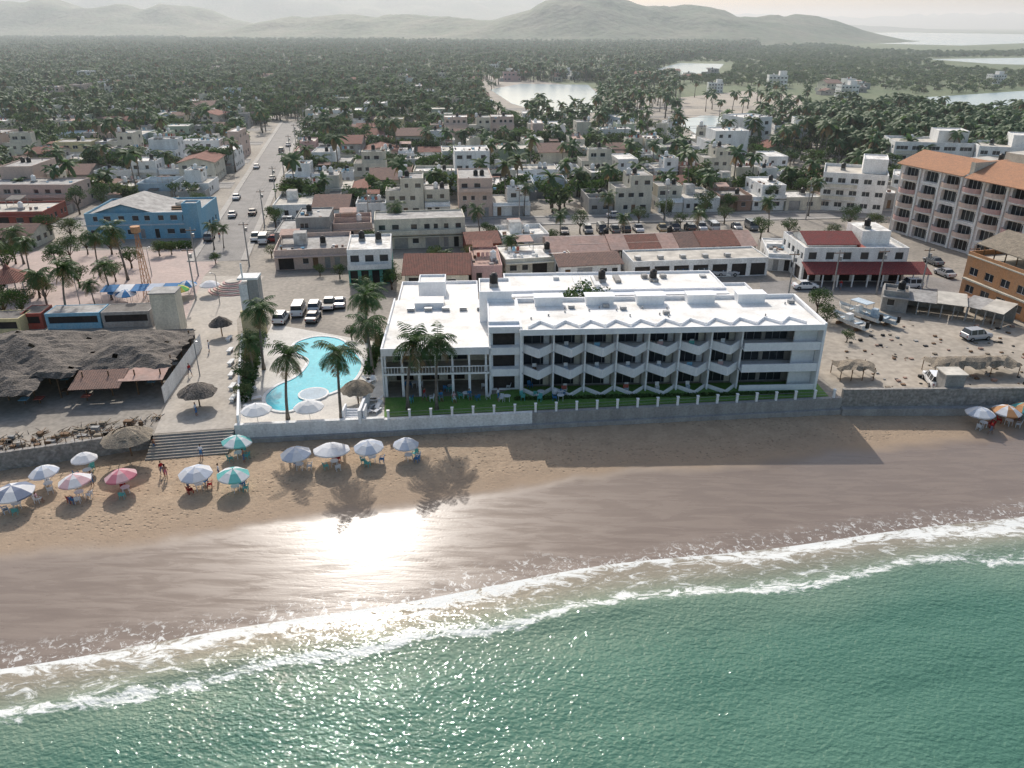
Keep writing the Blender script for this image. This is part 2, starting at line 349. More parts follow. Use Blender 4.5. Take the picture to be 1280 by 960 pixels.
def scatter(name,pts,meshes):
    col=bpy.data.collections.new(name+'_kinds')
    for k,m in enumerate(meshes):
        o=bpy.data.objects.new(m.name.split('.')[0],m); col.objects.link(o)
    me=bpy.data.meshes.new(name); me.from_pydata([p[0] for p in pts],[],[])
    for an,ty,ix in (('scl','FLOAT',1),('rotz','FLOAT',2),('idx','INT',3)):
        at=me.attributes.new(an,ty,'POINT'); at.data.foreach_set('value',[p[ix] for p in pts])
    o=bpy.data.objects.new(name,me); COL.objects.link(o)
    ng=bpy.data.node_groups.new(name,'GeometryNodeTree')
    ng.interface.new_socket('Geometry',in_out='INPUT',socket_type='NodeSocketGeometry'); ng.interface.new_socket('Geometry',in_out='OUTPUT',socket_type='NodeSocketGeometry')
    N=ng.nodes; L=ng.links; gi=N.new('NodeGroupInput'); go=N.new('NodeGroupOutput')
    ci=N.new('GeometryNodeCollectionInfo'); ci.inputs['Collection'].default_value=col; ci.inputs['Separate Children'].default_value=True; ci.inputs['Reset Children'].default_value=True
    mp=N.new('GeometryNodeMeshToPoints'); ip=N.new('GeometryNodeInstanceOnPoints'); ip.inputs['Pick Instance'].default_value=True
    def na(nm,dt):
        a=N.new('GeometryNodeInputNamedAttribute'); a.data_type=dt; a.inputs['Name'].default_value=nm; return a
    cx=N.new('ShaderNodeCombineXYZ'); rz=na('rotz','FLOAT'); L.new(rz.outputs['Attribute'],cx.inputs['Z'])
    L.new(gi.outputs[0],mp.inputs[0]); L.new(mp.outputs[0],ip.inputs['Points']); L.new(ci.outputs[0],ip.inputs['Instance'])
    L.new(na('idx','INT').outputs['Attribute'],ip.inputs['Instance Index']); L.new(cx.outputs[0],ip.inputs['Rotation']); L.new(na('scl','FLOAT').outputs['Attribute'],ip.inputs['Scale'])
    L.new(ip.outputs[0],go.inputs[0])
    md=o.modifiers.new('scatter','NODES'); md.node_group=ng
    return o
def sp(p,s0=.8,s1=1.2,n=4): return (tuple(p),R.uniform(s0,s1),R.uniform(0,6.28),R.randrange(n))
# ---------------------------------------------------------------- shoreline, sand, sea
def ysh(x):
    return 55.3+0.225*max(-160,min(160,x))+0.7*math.sin(x/13.0+1)+0.3*math.sin(x/5.0)
a=G(292,552,-1.6); b=G(1050,514,-1.6); c=G(1280,512,-1.6); d0=G(0,588,-1.6); e0=G(190,560,-1.6)
WL=[(-3000,-100),(-160,d0.y-16),(d0.x,d0.y),(e0.x,e0.y),(a.x,a.y),(b.x,b.y),(c.x,c.y),(180,c.y+10),(3000,c.y+200)]
def ywall(x):
    for i in range(len(WL)-1):
        if WL[i][0]<=x<=WL[i+1][0]:
            t=(x-WL[i][0])/(WL[i+1][0]-WL[i][0]); return WL[i][1]+t*(WL[i+1][1]-WL[i][1])
    return WL[-1][1]
def zsand(x,y):
    q=y-ysh(x)
    if q<0: z=-3.3+q*.07
    elif q<14: z=-3.3+q*.078
    else: z=-2.208+min(.6,(q-14)*.06)
    if q>12: z+=min(1,(q-12)/3)*(.05*noise.noise(Vector((x*.5,y*.5,0)))+.05*noise.noise(Vector((x*1.7,y*1.7,3))))
    return z
def gridmesh(name,xs,qs,fn,mt,attr=None):
    v=[];at=[]
    for x in xs:
        for q in qs:
            p,a=fn(x,q); v.append(p); at.append(a)
    n=len(qs); f=[(i*n+j,(i+1)*n+j,(i+1)*n+j+1,i*n+j+1) for i in range(len(xs)-1) for j in range(n-1)]
    me=bpy.data.meshes.new(name); me.from_pydata(v,[],f); me.materials.append(mt)
    me.polygons.foreach_set('use_smooth',[True]*len(f))
    A=me.attributes.new('shore','FLOAT','POINT'); A.data.foreach_set('value',at); me.update()
    o=bpy.data.objects.new(name,me); COL.objects.link(o); return o
xs=[-2500,-1200,-600,-300,-200,-150,-120]+[-100+i*.6 for i in range(334)]+[120,150,200,300,600,1200,2500]
m=bpy.data.materials.new('beach_sand'); m.use_nodes=True; n,l=nt(m); b=n['Principled BSDF']
def math_(n,l,op,a,b_=None,c=None,clamp=False):
    q=n.new('ShaderNodeMath'); q.operation=op; q.use_clamp=clamp
    for i,x in enumerate((a,b_,c)):
        if x is None: continue
        if isinstance(x,(int,float)): q.inputs[i].default_value=x
        else: l.new(x,q.inputs[i])
    return q.outputs[0]
def noise_(n,l,co,sc,det=5,rough=.6,dist=0):
    q=n.new('ShaderNodeTexNoise'); q.inputs['Scale'].default_value=sc; q.inputs['Detail'].default_value=det; q.inputs['Roughness'].default_value=rough; q.inputs['Distortion'].default_value=dist
    l.new(co,q.inputs['Vector']); return q.outputs['Fac']
def mrange(n,l,x,a,b_,c=0,d=1,sm=True):
    q=n.new('ShaderNodeMapRange'); q.interpolation_type='SMOOTHSTEP' if sm else 'LINEAR'
    l.new(x,q.inputs[0]); q.inputs[1].default_value=a; q.inputs[2].default_value=b_; q.inputs[3].default_value=c; q.inputs[4].default_value=d; return q.outputs[0]
def mixc(n,l,f,a,b_):
    q=n.new('ShaderNodeMix'); q.data_type='RGBA'; l.new(f,q.inputs[0])
    for i,x in ((6,a),(7,b_)):
        if isinstance(x,tuple): q.inputs[i].default_value=(*x,1)
        else: l.new(x,q.inputs[i])
    return q.outputs[2]
def stretch(n,l,co,s,rot=0):
    q=n.new('ShaderNodeMapping'); q.inputs['Scale'].default_value=s; q.inputs['Rotation'].default_value=(0,0,rot); l.new(co,q.inputs['Vector']); return q.outputs[0]
g=n.new('ShaderNodeNewGeometry'); co=g.outputs['Position']; at=n.new('ShaderNodeAttribute'); at.attribute_name='shore'; q=at.outputs['Fac']
nb=noise_(n,l,co,.09,4); n1=noise_(n,l,co,.5,6,.7); nf=noise_(n,l,co,2.6,4,.7); st=noise_(n,l,stretch(n,l,co,(.16,1.0,1),-.2),1.1,6,.6,.5)
vo=n.new('ShaderNodeTexVoronoi'); vo.inputs['Scale'].default_value=1.9; vo.inputs['Randomness'].default_value=1; l.new(co,vo.inputs['Vector']); vd=mrange(n,l,vo.outputs['Distance'],.05,.36,1,0)
tr=noise_(n,l,stretch(n,l,co,(.10,1,1),-.12),.35,3,.5)
vd=math_(n,l,'MULTIPLY',vd,mrange(n,l,tr,.38,.56))
qq=math_(n,l,'ADD',q,math_(n,l,'MULTIPLY_ADD',nb,5.0,-2.5))
wet=mrange(n,l,qq,12.2,15.0,1,0); damp=mrange(n,l,qq,14,21,1,0)
dry=mixc(n,l,mrange(n,l,n1,.3,.7),(.45,.335,.23),(.36,.265,.18))
foot=mrange(n,l,nf,.42,.62,0,1)
dry=mixc(n,l,math_(n,l,'MULTIPLY',foot,.35),dry,(.26,.19,.13))
dry=mixc(n,l,math_(n,l,'MULTIPLY',vd,.55),dry,(.21,.155,.105))
dampc=mixc(n,l,n1,(.34,.25,.175),(.29,.215,.152))
wetc=mixc(n,l,mrange(n,l,st,.3,.7),(.195,.152,.124),(.235,.184,.15))
c1=mixc(n,l,math_(n,l,'MULTIPLY',damp,.75),dry,dampc); c2=mixc(n,l,wet,c1,wetc)
lf=noise_(n,l,co,1.6,6,.75,1.0); fo=math_(n,l,'MULTIPLY',mrange(n,l,lf,.53,.61),mrange(n,l,qq,.5,3.0,.85,0))
c3=mixc(n,l,fo,c2,(.72,.71,.67)); l.new(c3,b.inputs['Base Color'])
rw=mrange(n,l,st,.3,.7,.18,.36)
ro=n.new('ShaderNodeMix'); l.new(wet,ro.inputs[0]); ro.inputs[2].default_value=.9; l.new(rw,ro.inputs[3]); l.new(ro.outputs[0],b.inputs['Roughness'])
b.inputs['Specular IOR Level'].default_value=.30
hh=math_(n,l,'SUBTRACT',nf,math_(n,l,'MULTIPLY',vd,.8))
bp=n.new('ShaderNodeBump'); bp.inputs['Distance'].default_value=.13; l.new(hh,bp.inputs['Height']); l.new(mrange(n,l,qq,13,17,.02,1.0),bp.inputs['Strength']); 
bp2=n.new('ShaderNodeBump'); bp2.inputs['Distance'].default_value=.03; l.new(st,bp2.inputs['Height']); bp2.inputs['Strength'].default_value=.6; l.new(bp.outputs[0],bp2.inputs['Normal']); l.new(bp2.outputs[0],b.inputs['Normal'])
qs=[-60,-30,-12,-6,-3]+[-1+i*.6 for i in range(60)]
def fs(x,q):
    y=ysh(x)+q; yw=ywall(x)+.3
    if q>=33: y=max(y,yw)
    y=min(y,yw) if q>0 else y
    return (x,y,zsand(x,y)),y-ysh(x)
gridmesh('beach_sand',xs,qs,fs,m)
m=bpy.data.materials.new('sea_water'); m.use_nodes=True; n,l=nt(m); b=n['Principled BSDF']
g=n.new('ShaderNodeNewGeometry'); co=g.outputs['Position']; at=n.new('ShaderNodeAttribute'); at.attribute_name='shore'; q=at.outputs['Fac']
nb=noise_(n,l,co,.07,3); n0=noise_(n,l,co,.03,4); qq=math_(n,l,'ADD',q,math_(n,l,'MULTIPLY_ADD',nb,9.0,-4.5)); n1=noise_(n,l,stretch(n,l,co,(.45,1,1),-.21),1.0,7,.78,1.0)
deep=mixc(n,l,mrange(n,l,n0,.35,.65),(.062,.155,.112),(.090,.190,.138))
c1=mixc(n,l,mrange(n,l,qq,-13,-4.0),deep,(.14,.215,.155))
c1=mixc(n,l,mrange(n,l,q,-6.5,-1),c1,(.26,.225,.17))
den=n.new('ShaderNodeValToRGB'); cr=den.color_ramp; cr.interpolation='B_SPLINE'
for e in list(cr.elements)[1:]: cr.elements.remove(e)
cr.elements[0].position=0; cr.elements[0].color=(0,0,0,1)
for pos,val in ((.38,0),(.48,.15),(.54,.45),(.58,1.0),(.61,.85),(.65,.5),(.72,.66),(.78,.55),(.83,.78),(.87,1.0),(.91,.95),(.95,.8),(1,.6)):
    e=cr.elements.new(pos); e.color=(val,)*3+(1,)
l.new(mrange(n,l,math_(n,l,'ADD',q,math_(n,l,'MULTIPLY_ADD',nb,6,-3.0)),-16,2,0,1,False),den.inputs[0])
thr=math_(n,l,'MULTIPLY_ADD',den.outputs[0],-.40,.80)
d=math_(n,l,'SUBTRACT',n1,thr); fo=mrange(n,l,d,-.05,.10,0,.92)
c2=mixc(n,l,fo,c1,(.74,.75,.72)); l.new(c2,b.inputs['Base Color'])
ro=n.new('ShaderNodeMix'); l.new(fo,ro.inputs[0]); ro.inputs[2].default_value=.03; ro.inputs[3].default_value=.7; l.new(ro.outputs[0],b.inputs['Roughness'])
b.inputs['IOR'].default_value=1.33
w1=noise_(n,l,stretch(n,l,co,(.5,1,1),-.25),.5,3,.5); w2=noise_(n,l,stretch(n,l,co,(.75,1,1),.3),3.1,1.6,.5,.2)
bp=n.new('ShaderNodeBump'); bp.inputs['Distance'].default_value=.20; l.new(w1,bp.inputs['Height'])
bp2=n.new('ShaderNodeBump'); bp2.inputs['Distance'].default_value=.125; l.new(w2,bp2.inputs['Height']); l.new(bp.outputs[0],bp2.inputs['Normal'])
for bb in (bp,bp2): l.new(mrange(n,l,q,-8,0,1,.2),bb.inputs['Strength'])
l.new(bp2.outputs[0],b.inputs['Normal'])
SEAMAT=m
qs=[-3000,-900,-300,-150,-100,-70]+[-52+i*.8 for i in range(68)]
def fw(x,q):
    y=ysh(x)+q; z=-3.3
    if -60<q: z+=.05*math.sin(q*.9+x*.1)+.08*noise.noise(Vector((x*.12,q*.3,0)))
    k=q+5.2+.9*math.sin(x*.09)+.5*noise.noise(Vector((x*.1,0,0)))
    z+=.30*math.exp(-k*k*1.6)*(0.6+.5*noise.noise(Vector((x*.05,5,0))))
    if q>-.8: z=-3.3+max(0,q)*.05
    return (x,y,z),q
gridmesh('sea_water',xs,qs,fw,SEAMAT)
# ---------------------------------------------------------------- ground
GR=mat('ground_dust',(.34,.30,.25),(.20,.18,.155),scale=.08,bscale=1.5,fine=.2,lo=.3,hi=.7)
mb=MB()
gp=[(-14000,-500)]+WL+[(14000,c.y+900)]
for i in range(len(gp)-1):
    a1,b1=gp[i],gp[i+1]
    mb.face([(a1[0],a1[1],0),(b1[0],b1[1],0),(b1[0]*1.02,400,0),(a1[0]*1.02,400,0)],GR)
mb.face([(-14280,400,0),(14280,400,0),(30000,30000,0),(-30000,30000,0)],GR)
mb.obj('ground')
def sheet(name,pts,z,mt):
    mb=MB(); mb.face([(p[0],p[1],z) for p in pts],mt); return mb.obj(name)
VEG=mat('ground_vegetation',(.075,.11,.045),(.13,.145,.075),scale=.02,bscale=.3,fine=.3,lo=.35,hi=.75)
ASPH=mat('asphalt_dusty',(.25,.235,.22),(.18,.17,.16),scale=.3,bscale=3)
SIDE=mat('sidewalk_concrete',(.38,.355,.325),(.28,.265,.24),scale=.5)
LAG=mat('lagoon_water',(.30,.39,.43),(.25,.33,.37),rough=.22,scale=.02,fine=.03,spec=.4)
SANDG=mat('ground_sandlot',(.38,.33,.27),(.26,.23,.19),scale=.06,bscale=1,fine=.2)
LAWN=mat('lawn_grass',(.10,.21,.042),(.14,.22,.065),scale=.8,bscale=9,fine=.35,bump=.04)
PAVE=mat('paving_light',(.43,.385,.33),(.33,.30,.26),scale=.4,bscale=2,fine=.12)
PINKP=mat('paving_pink',(.44,.34,.30),(.36,.29,.26),scale=.3,bscale=1.5,fine=.1)
DECK=mat('pool_deck',(.60,.57,.52),(.48,.455,.415),scale=.5)
sheet('vegetation_ground',[G(-900,98),G(120,84),G(420,84),G(640,96),G(860,128),G(1010,165),G(1130,205),G(1500,215),G(2200,230),(14000,2000),(14000,14000),(-14000,14000),(-14000,1000)],.02,VEG)
sheet('sandy_lot',[G(860,152),G(850,122),G(930,114),G(1000,120),G(1010,146),G(960,158)],.06,SANDG)
def water(name,px,z=.1): return sheet(name,[G(*p) for p in px],z,LAG)
water('lagoon_water',[(1020,41.5),(1130,40.5),(1500,46),(2200,60),(1600,62),(1280,54),(1200,57),(1100,54.5),(1050,49)])
water('estuary_water',[(612,112),(650,105),(735,106),(750,120),(746,140),(705,148),(640,130)])
water('estuary_water',[(845,152),(880,144),(930,148),(925,165),(870,168)])
water('lagoon_water',[(1120,124),(1200,119),(1290,113),(1500,112),(1500,158),(1290,144),(1200,140),(1130,133)])
water('lagoon_water',[(820,86),(850,79),(905,80),(895,91),(850,93)])
water('lagoon_water',[(1160,74),(1300,72),(1500,80),(1400,84),(1240,80)])
# ---------------------------------------------------------------- town frame
ES=Vector((math.cos(rad(5)),math.sin(rad(5)),0)); ET=Vector((-math.sin(rad(11)),math.cos(rad(11)),0))
O=G(262,345); 
def T(s,t,z=0): return Vector((O.x+ES.x*s+ET.x*t,O.y+ES.y*s+ET.y*t,z))
def street(name,s0,s1,t0,t1,along):
    mb=MB(); P=[T(s0,t0),T(s1,t0),T(s1,t1),T(s0,t1)]
    mb.face([(p.x,p.y,.03) for p in P],ASPH)
    k=1.4
    if along=='t': strips=[(s0-k,s0,t0,t1),(s1,s1+k,t0,t1)]
    else: strips=[(s0,s1,t0-k,t0),(s0,s1,t1,t1+k)]
    for (a,b_,c_,d_) in strips: mb.prism([(q.x,q.y) for q in (T(a,c_),T(b_,c_),T(b_,d_),T(a,d_))],.0,.15,SIDE)
    return mb.obj(name)
TROWS=[36,80,124,168,212,256,300,344,388,432,476,520,564]
street('main_street',-4.4,4.4,10,250,'t')
for i,t in enumerate(TROWS[:7]):
    street('side_street',7.2,260,t,t+6.0,'s'); street('side_street',-320,-7.2,t+8,t+14.0,'s')
SST=[-295,-200,-100,190,280]
town=[G(-420,262),G(-420,92),G(120,84),G(420,88),G(590,98),G(612,150),G(800,178),G(950,213),G(1030,225),G(1120,262),G(1120,286),G(300,286),G(300,262)]
def filled(p): return inpoly(p,town)
treepts=[]; palmpts=[]
def rowhouses(s_a,s_b,t_front,flip):
    s=s_a; sg=1 if not flip else -1
    while s<s_b:
        w,d,me=R.choice(VAR)
        if s+w>s_b: break
        c=T(s+w/2,t_front+sg*d/2)
        fl=filled(c)
        if fl and R.random()>(.10 if c.y<300 else .26 if c.y<400 else .48 if c.y<520 else .65):
            off=R.uniform(0,2.2)
            if not flip: inst(me,'town_house',T(s,t_front+off),rad(5)+R.uniform(-.045,.045))
            else: inst(me,'town_house',T(s+w,t_front-off),rad(185)+R.uniform(-.045,.045))
            for _ in range(3):
                if R.random()<.7: treepts.append(sp(T(s+R.uniform(0,w),t_front+sg*(d+R.uniform(1.8,4.5))),.55,1.25))
            if R.random()<.55: palmpts.append(sp(T(s+R.uniform(0,w),t_front+sg*(d+2.7)),.8,1.2))
            if R.random()<.35: treepts.append(sp(T(s+R.uniform(0,w),t_front-sg*1.2),.4,.8))
        elif fl:
            for _ in range(4): treepts.append(sp(T(s+R.uniform(0,w),t_front+(R.uniform(3,16)*sg)),.7,1.3))
            if R.random()<.8: palmpts.append(sp(T(s+R.uniform(0,w),t_front+(R.uniform(3,14)*sg)),.8,1.15))
        s+=w+R.choice([.15,.15,.3,2.0])
for side in (1,-1):
    lo=8.0 if side>0 else -330; hi=290 if side>0 else -8.0
    off=0 if side>0 else 8
    segs=[]; cuts=sorted([c_ for c_ in SST if lo<c_<hi]); cur=lo
    for c_ in cuts: segs.append((cur,c_-4)); cur=c_+4
    segs.append((cur,hi))
    for i,t in enumerate(TROWS):
        for (a_,b_) in segs:
            rowhouses(a_,b_,t+off+7.5,False); rowhouses(a_,b_,t+off+44-1.5,True)
for s_ in SST[1:4]:
    if s_>0: street('cross_street',s_-2.5,s_+2.5,48,200,'t')
    else: street('cross_street',s_-2.5,s_+2.5,62,220,'t')
# ---------------------------------------------------------------- near buildings (surveyed)
def place(name,p1,p2,depth,fn,z=0):
    a_=G(*p1,z); b_=G(*p2,z); w=(b_-a_).length; rot=math.atan2(b_.y-a_.y,b_.x-a_.x)
    mb=MB(); fn(mb,w,depth); return mb.obj(name,a_,rot)
def simple(floors,wm,rm,style='flat',seed=1,fh=2.9):
    def f(mb,w,d): build_house(mb,random.Random(seed),w,d,floors,wm,rm,style)
    return f
def lowtile(wm,tm,h=3.0,rise=1.4):
    def f(mb,w,d):
        r=random.Random(int(w*10)); shell(mb,0,w,0,d,0,h,wm,R_grey,openings(w,1,r),openings(d,1,r),openings(d,1,r),par=.02)
        gable(mb,0,w,0,d,h+.01,rise,tm,wm)
    return f
place('pink_wall_house',(345,338),(438,334),13,simple(1,W_salmon,R_grey,seed=5))
def tealhouse(mb,w,d):
    shell(mb,0,w,0,d,0,3.1,W_teal,R_white,[(w*k/4+.3,w*(k+1)/4-.3,.1,2.5,DARK) for k in range(4)],par=.02)
    shell(mb,.01,w-.01,.01,d-.01,3.11,6.3,W_white,R_white,[(w*k/3+.5,w*(k+1)/3-.5,4.0,5.3,GLASS,W_white) for k in range(3)],par=.4)
    mb.box(0,w,-1.2,-.01,3.0,3.15,W_white); mb.box(0,w,-1.2,-1.1,3.15,3.9,W_white)
    tank(mb,w*.7,d*.6,5.9,R,BLACK); tank(mb,w*.3,d*.7,5.9,R)
place('teal_white_house',(437,356),(491,354),11,tealhouse)
place('tile_roof_house',(507,364),(586,363),11,lowtile(W_cream,T_red,3.2,2.0))
place('pink_roof_house',(590,356),(628,355),13,simple(1,W_pink,R_pink,seed=9))
place('cream_house',(632,346),(716,341),10,simple(1,W_cream,R_white,seed=14))
place('cream_house',(470,312),(582,308),13,simple(2,W_cream,R_cream,seed=3))
place('grey_warehouse',(345,310),(415,308),12,simple(2,W_conc,R_grey,seed=31))
place('brown_house',(418,302),(466,300),10,simple(1,W_salmon,R_pink,seed=17))
place('red_house',(586,322),(624,320),9,simple(1,W_red,T_red,'gx',seed=6))
place('white_house',(628,318),(686,315),9,simple(1,W_white,R_white,seed=26))
place('tile_roof_house',(700,352),(775,348),8,lowtile(W_white,T_brown,3.0,1.0))
def market(mb,w,d):
    n=int(w/3.2); ops=[(w*k/n+.35,w*(k+1)/n-.35,.1,2.5,DARK) for k in range(n)]
    shell(mb,0,w,2.2,d,0,3.8,W_salmon,R_grey,ops,par=.02)
    r=random.Random(8); x=-.4; segs_=[]
    while x<w+.4: 
        x1=min(w+.4,x+r.uniform(3,8)); segs_.append((x,x1)); x=x1
    for i,(xa_,xb_) in enumerate(segs_):
        dz=r.uniform(-.25,.25); m1=r.choice([T_red,T_brown,T_brown,R_pink]); m2=r.choice([T_brown,R_dark,T_red,R_grey])
        slope(mb,xa_,xb_-.03,-.4,d*.55,2.9+dz,4.7+dz,m1); slope(mb,xa_,xb_-.03,d*.55+.02,d+.4,4.7+dz,3.5+dz,m2)
    for k in range(n+1): mb.box(w*k/n-.15,w*k/n+.15,0,.3,0,2.65,W_cream)
    tank(mb,w*.3,d*.7,3.9,R,BLACK); tank(mb,w*.62,d*.7,3.9,R,BLACK)
place('market_building',(688,335),(942,325),9,market)
def lowwhite(mb,w,d):
    n=int(w/3.5); shell(mb,0,w,0,d,0,3.4,W_white,R_cream,[(w*k/n+.4,w*(k+1)/n-.4,.1,2.4,DARK) for k in range(n)],par=.3)
    for k in range(5): mb.box(1+k*w/6,2+k*w/6,2,3,3.1,3.7,METAL)
place('low_shop_building',(790,350),(958,344),8,lowwhite)
def redshop(mb,w,d):
    n=6; ops=[(w*k/n+.4,w*(k+1)/n-.4,.1,2.6,DARK) for k in range(n)]+[(w*k/n+.8,w*(k+1)/n-.8,4.0,5.4,GLASS,W_white) for k in range(n)]
    shell(mb,0,w,0,d,0,6.2,W_white,R_white,ops,openings(d,2,R),openings(d,2,R),par=.5)
    slope(mb,-.3,w+3,-3.8,-.02,2.5,3.7,T_dred)
    for k in range(9): mb.box((w+2.6)*k/8-.1,(w+2.6)*k/8+.1,-3.4,-3.2,0,2.5,W_white)
    mb.box(w*.08,w*.55,2.5,d-1,5.72,6.4,W_white); gable(mb,w*.08,w*.55,2.5,d-1,6.4,1.2,T_dred,W_white,axis='x')
    mb.box(w*.62,w*.9,4,d-1,5.72,8.2,W_white,top=R_white); tank(mb,w*.7,6,8.2,R,BLACK)
    mb.box(w*.56,w*.6,.4,d-1,5.72,6.1,W_red)
place('red_roof_restaurant',(1000,352),(1128,352),12,redshop)
place('white_shop',(958,338),(1000,340),12,simple(1,W_white,R_white,seed=55))
def whiteblock(mb,w,d):
    ops=[(w*k/5+.6,w*(k+1)/5-.6,f*2.9+1,f*2.9+2.2,GLASS,W_white) for k in range(5) for f in range(3)]
    shell(mb,0,w,0,d,0,9.2,W_white,R_cream,ops,openings(d,3,R),ops,par=.7); shell(mb,w*.6,w-.3,d*.4,d-.3,8.51,12,W_white,R_white,par=.3); tank(mb,w*.3,d*.6,8.5)
    for k in range(1,3): mb.box(.3,w*.55,-1.1,-.01,k*2.9-.1,k*2.9+.06,W_white); mb.box(.3,w*.55,-1.1,-1.0,k*2.9+.06,k*2.9+.9,W_cream)
place('white_apartment_block',(1022,262),(1102,268),15,whiteblock)
place('white_apartment_block',(1112,215),(1210,218),15,whiteblock)
place('white_apartment_block',(1215,222),(1290,226),15,whiteblock)
place('cream_house',(1110,250),(1160,254),12,simple(2,W_white,R_white,seed=61))
W_salmon2=mat('paint_hotel_offwhite',(.82,.77,.74),(.70,.64,.61),streak=True)
def pinkhotel(mb,w,d):
    fh=2.95; ops=[]; nb_=7; bw=w/nb_
    for f in range(5):
        for k in range(nb_):
            x=w*k/nb_+.25; ops.append((x+.55,x+bw-.85,f*fh+.1,f*fh+2.35,GLASS if (k+f)%3 else DARK,W_white))
    of=[(w_+.0,w_+1.4,f*fh+.9,f*fh+2.1,GLASS,W_white) for f in range(5) for w_ in (2,6,10,14)]
    shell(mb,0,w,0,d,0,5*fh+.2,W_salmon2,R_cream,ops,of,of,par=.05,depth=.9)
    for f in range(5):
        mb.box(0,w,-.12,-.004,f*fh+2.72,f*fh+2.9,W_white)
        for k in range(nb_):
            x=w*k/nb_+.25; cx=x+bw/2-.15; hw=bw/2-.55
            if f>0 and (k+f)%5:
                n=10; pts=[(cx+hw*math.cos(math.pi*i/n+math.pi),-.13+1.35*math.sin(math.pi*i/n+math.pi)) for i in range(n+1)]
                mb.prism(pts,f*fh-.12,f*fh+.05,W_white)
                for i in range(n):
                    p,q=pts[i],pts[i+1]; mb.prism([p,q,(cx+(q[0]-cx)*.93,-.13+(q[1]+.13)*.93),(cx+(p[0]-cx)*.93,-.13+(p[1]+.13)*.93)],f*fh+.052,f*fh+.95,W_pink if (f+k)%2 else W_salmon)
            for i in range(6):
                a0=math.pi*i/6;a1=math.pi*(i+1)/6; rr=bw/2-.7; zc=f*fh+2.0
                P=lambda a,r_:(x+bw/2-.15+r_*math.cos(a),-.03,zc+.62*r_*math.sin(a)/rr)
                mb.face([P(a0,rr+.12),P(a1,rr+.12),P(a1,rr-.06),P(a0,rr-.06)],W_white)
    gable(mb,0,w*.42,0,d*.5,5*fh+.22,2.2,T_org,W_cream,ov=.9); gable(mb,w*.5,w,-1,d*.6,5*fh+.22,2.6,T_org,W_cream,ov=.9)
    mb.box(w*.42+.95,w*.5-.95,.5,d*.4,5*fh+.16,5*fh+2.6,W_cream,top=T_org)
    mb.box(w*.3,w*.75,d*.65,d*.95,5*fh+.16,5*fh+3,W_cream,top=R_cream); tank(mb,w*.2,d*.8,5*fh+.16,R,BLACK)
    for k in range(nb_+1): mb.box(max(0,w*k/nb_-.2),min(w,w*k/nb_+.2),-.35,-.125,0,5*fh,W_white)
place('pink_hotel',(1112,288),(1300,345),24,pinkhotel)
def orangeb(mb,w,d):
    shell(mb,0,w,0,d,0,7.6,W_orange,R_cream,[(1+k*3.4,2.9+k*3.4,f*3+.9,f*3+2.2,GLASS,W_white) for k in range(4) for f in range(2)],openings(d,2,R),openings(d,2,R),par=.8)
    mb.box(.4,w-.4,-.5,-.01,3.0,3.25,W_cream); mb.box(0,w,-.2,-.01,6.9,7.1,W_cream)
    for k in range(3): mb.box(1+k*4.2,4+k*4.2,-.9,-.02,.0,.5,W_brick); 
    for k in range(6): mb.cyl(1+k*2.3,2.0,6.8,9.2,.1,.1,6,WOOD)
    gable(mb,1,w*.7,1.5,d-4,9.2,1.8,THATCH2,THATCH,ov=.7); mb.box(w*.75,w-.3,2,6,6.8,9.4,W_orange,top=R_cream)
place('orange_building',(1198,368),(1300,412),15,orangeb)
def blueb(mb,w,d):
    shell(mb,0,w,0,d,0,5.6,W_blue,R_grey,openings(w,2,random.Random(3),frame=W_white),openings(d,1,R),openings(d,1,R),par=.4)
    mb.box(-.1,w+.1,-.12,-.01,2.9,3.2,W_pale)
    gable(mb,w*.04,w*.62,1,d-1,5.35,2.0,R_grey,W_blue,axis='y'); shell(mb,w-3,w+.15,-.3,3,0,7.5,W_blue,R_grey,par=.3)
    for k in range(8): mb.box(w*.66+R.uniform(0,3),w*.66+R.uniform(3,5),4+k,4.6+k,5.2,5.2+R.uniform(.2,.7),R.choice([W_conc,R_dark,WOOD]))
place('blue_building',(112,300),(252,297),16,blueb)
place('yellow_house',(-40,285),(58,283),12,simple(1,W_red,R_cream,seed=41))
place('cream_house',(-60,262),(95,262),12,simple(2,W_salmon,R_cream,seed=44))
place('thatch_house',(-50,312),(40,312),9,lowtile(W_cream,T_brown,2.8,1.6))
# ---------------------------------------------------------------- HOTEL
BL=G(652,492); BR=G(1016,484); L=(BR-BL).length; hr=math.atan2(BR.y-BL.y,BR.x-BL.x)
hotel=empty('beach_hotel',BL,hr)
FH=2.85; RZ=3*FH+.05; DEP=10.5
gl=2.3; zx=L*.735; nb=7; y_back=.8; y_front=-1.35
mb=MB()
ops=[]
for f in range(3):
    for k in range(nb):
        x0=zx*k/nb; ops.append((x0+.35,x0+zx/nb-.35,f*FH+.08,f*FH+2.3,GLASS,METAL))
    for k in range(2): x0=zx+(L-zx-3.2)*k/2; ops.append((x0+.3,x0+(L-zx-3.2)/2-.2,f*FH+.08,f*FH+2.3,GLASS,METAL))
W_shade=mat('room_front_shaded',(.34,.31,.28),(.25,.23,.21))  # shadow of the rooms behind the balconies, put into the wall colour
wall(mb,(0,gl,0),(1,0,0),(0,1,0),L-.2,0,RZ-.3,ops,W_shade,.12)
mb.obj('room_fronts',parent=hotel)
mb=MB()
mb.prism([(L-.3,-.9),(L,-.9),(L+.35,DEP),(L+.05,DEP)],0,RZ+.4,W_hotel)
mb.box(-.25,0,-.3,DEP,0,RZ+.45,W_hotel)
mb.box(0,L,DEP-.2,DEP-.01,0,RZ-.3,W_hotel)
mb.box(L-3.2,L-.305,.6,.85,0,RZ-.3,W_hotel)
mb.obj('end_walls',parent=hotel)
mb=MB()
bw=zx/nb; pts=[]
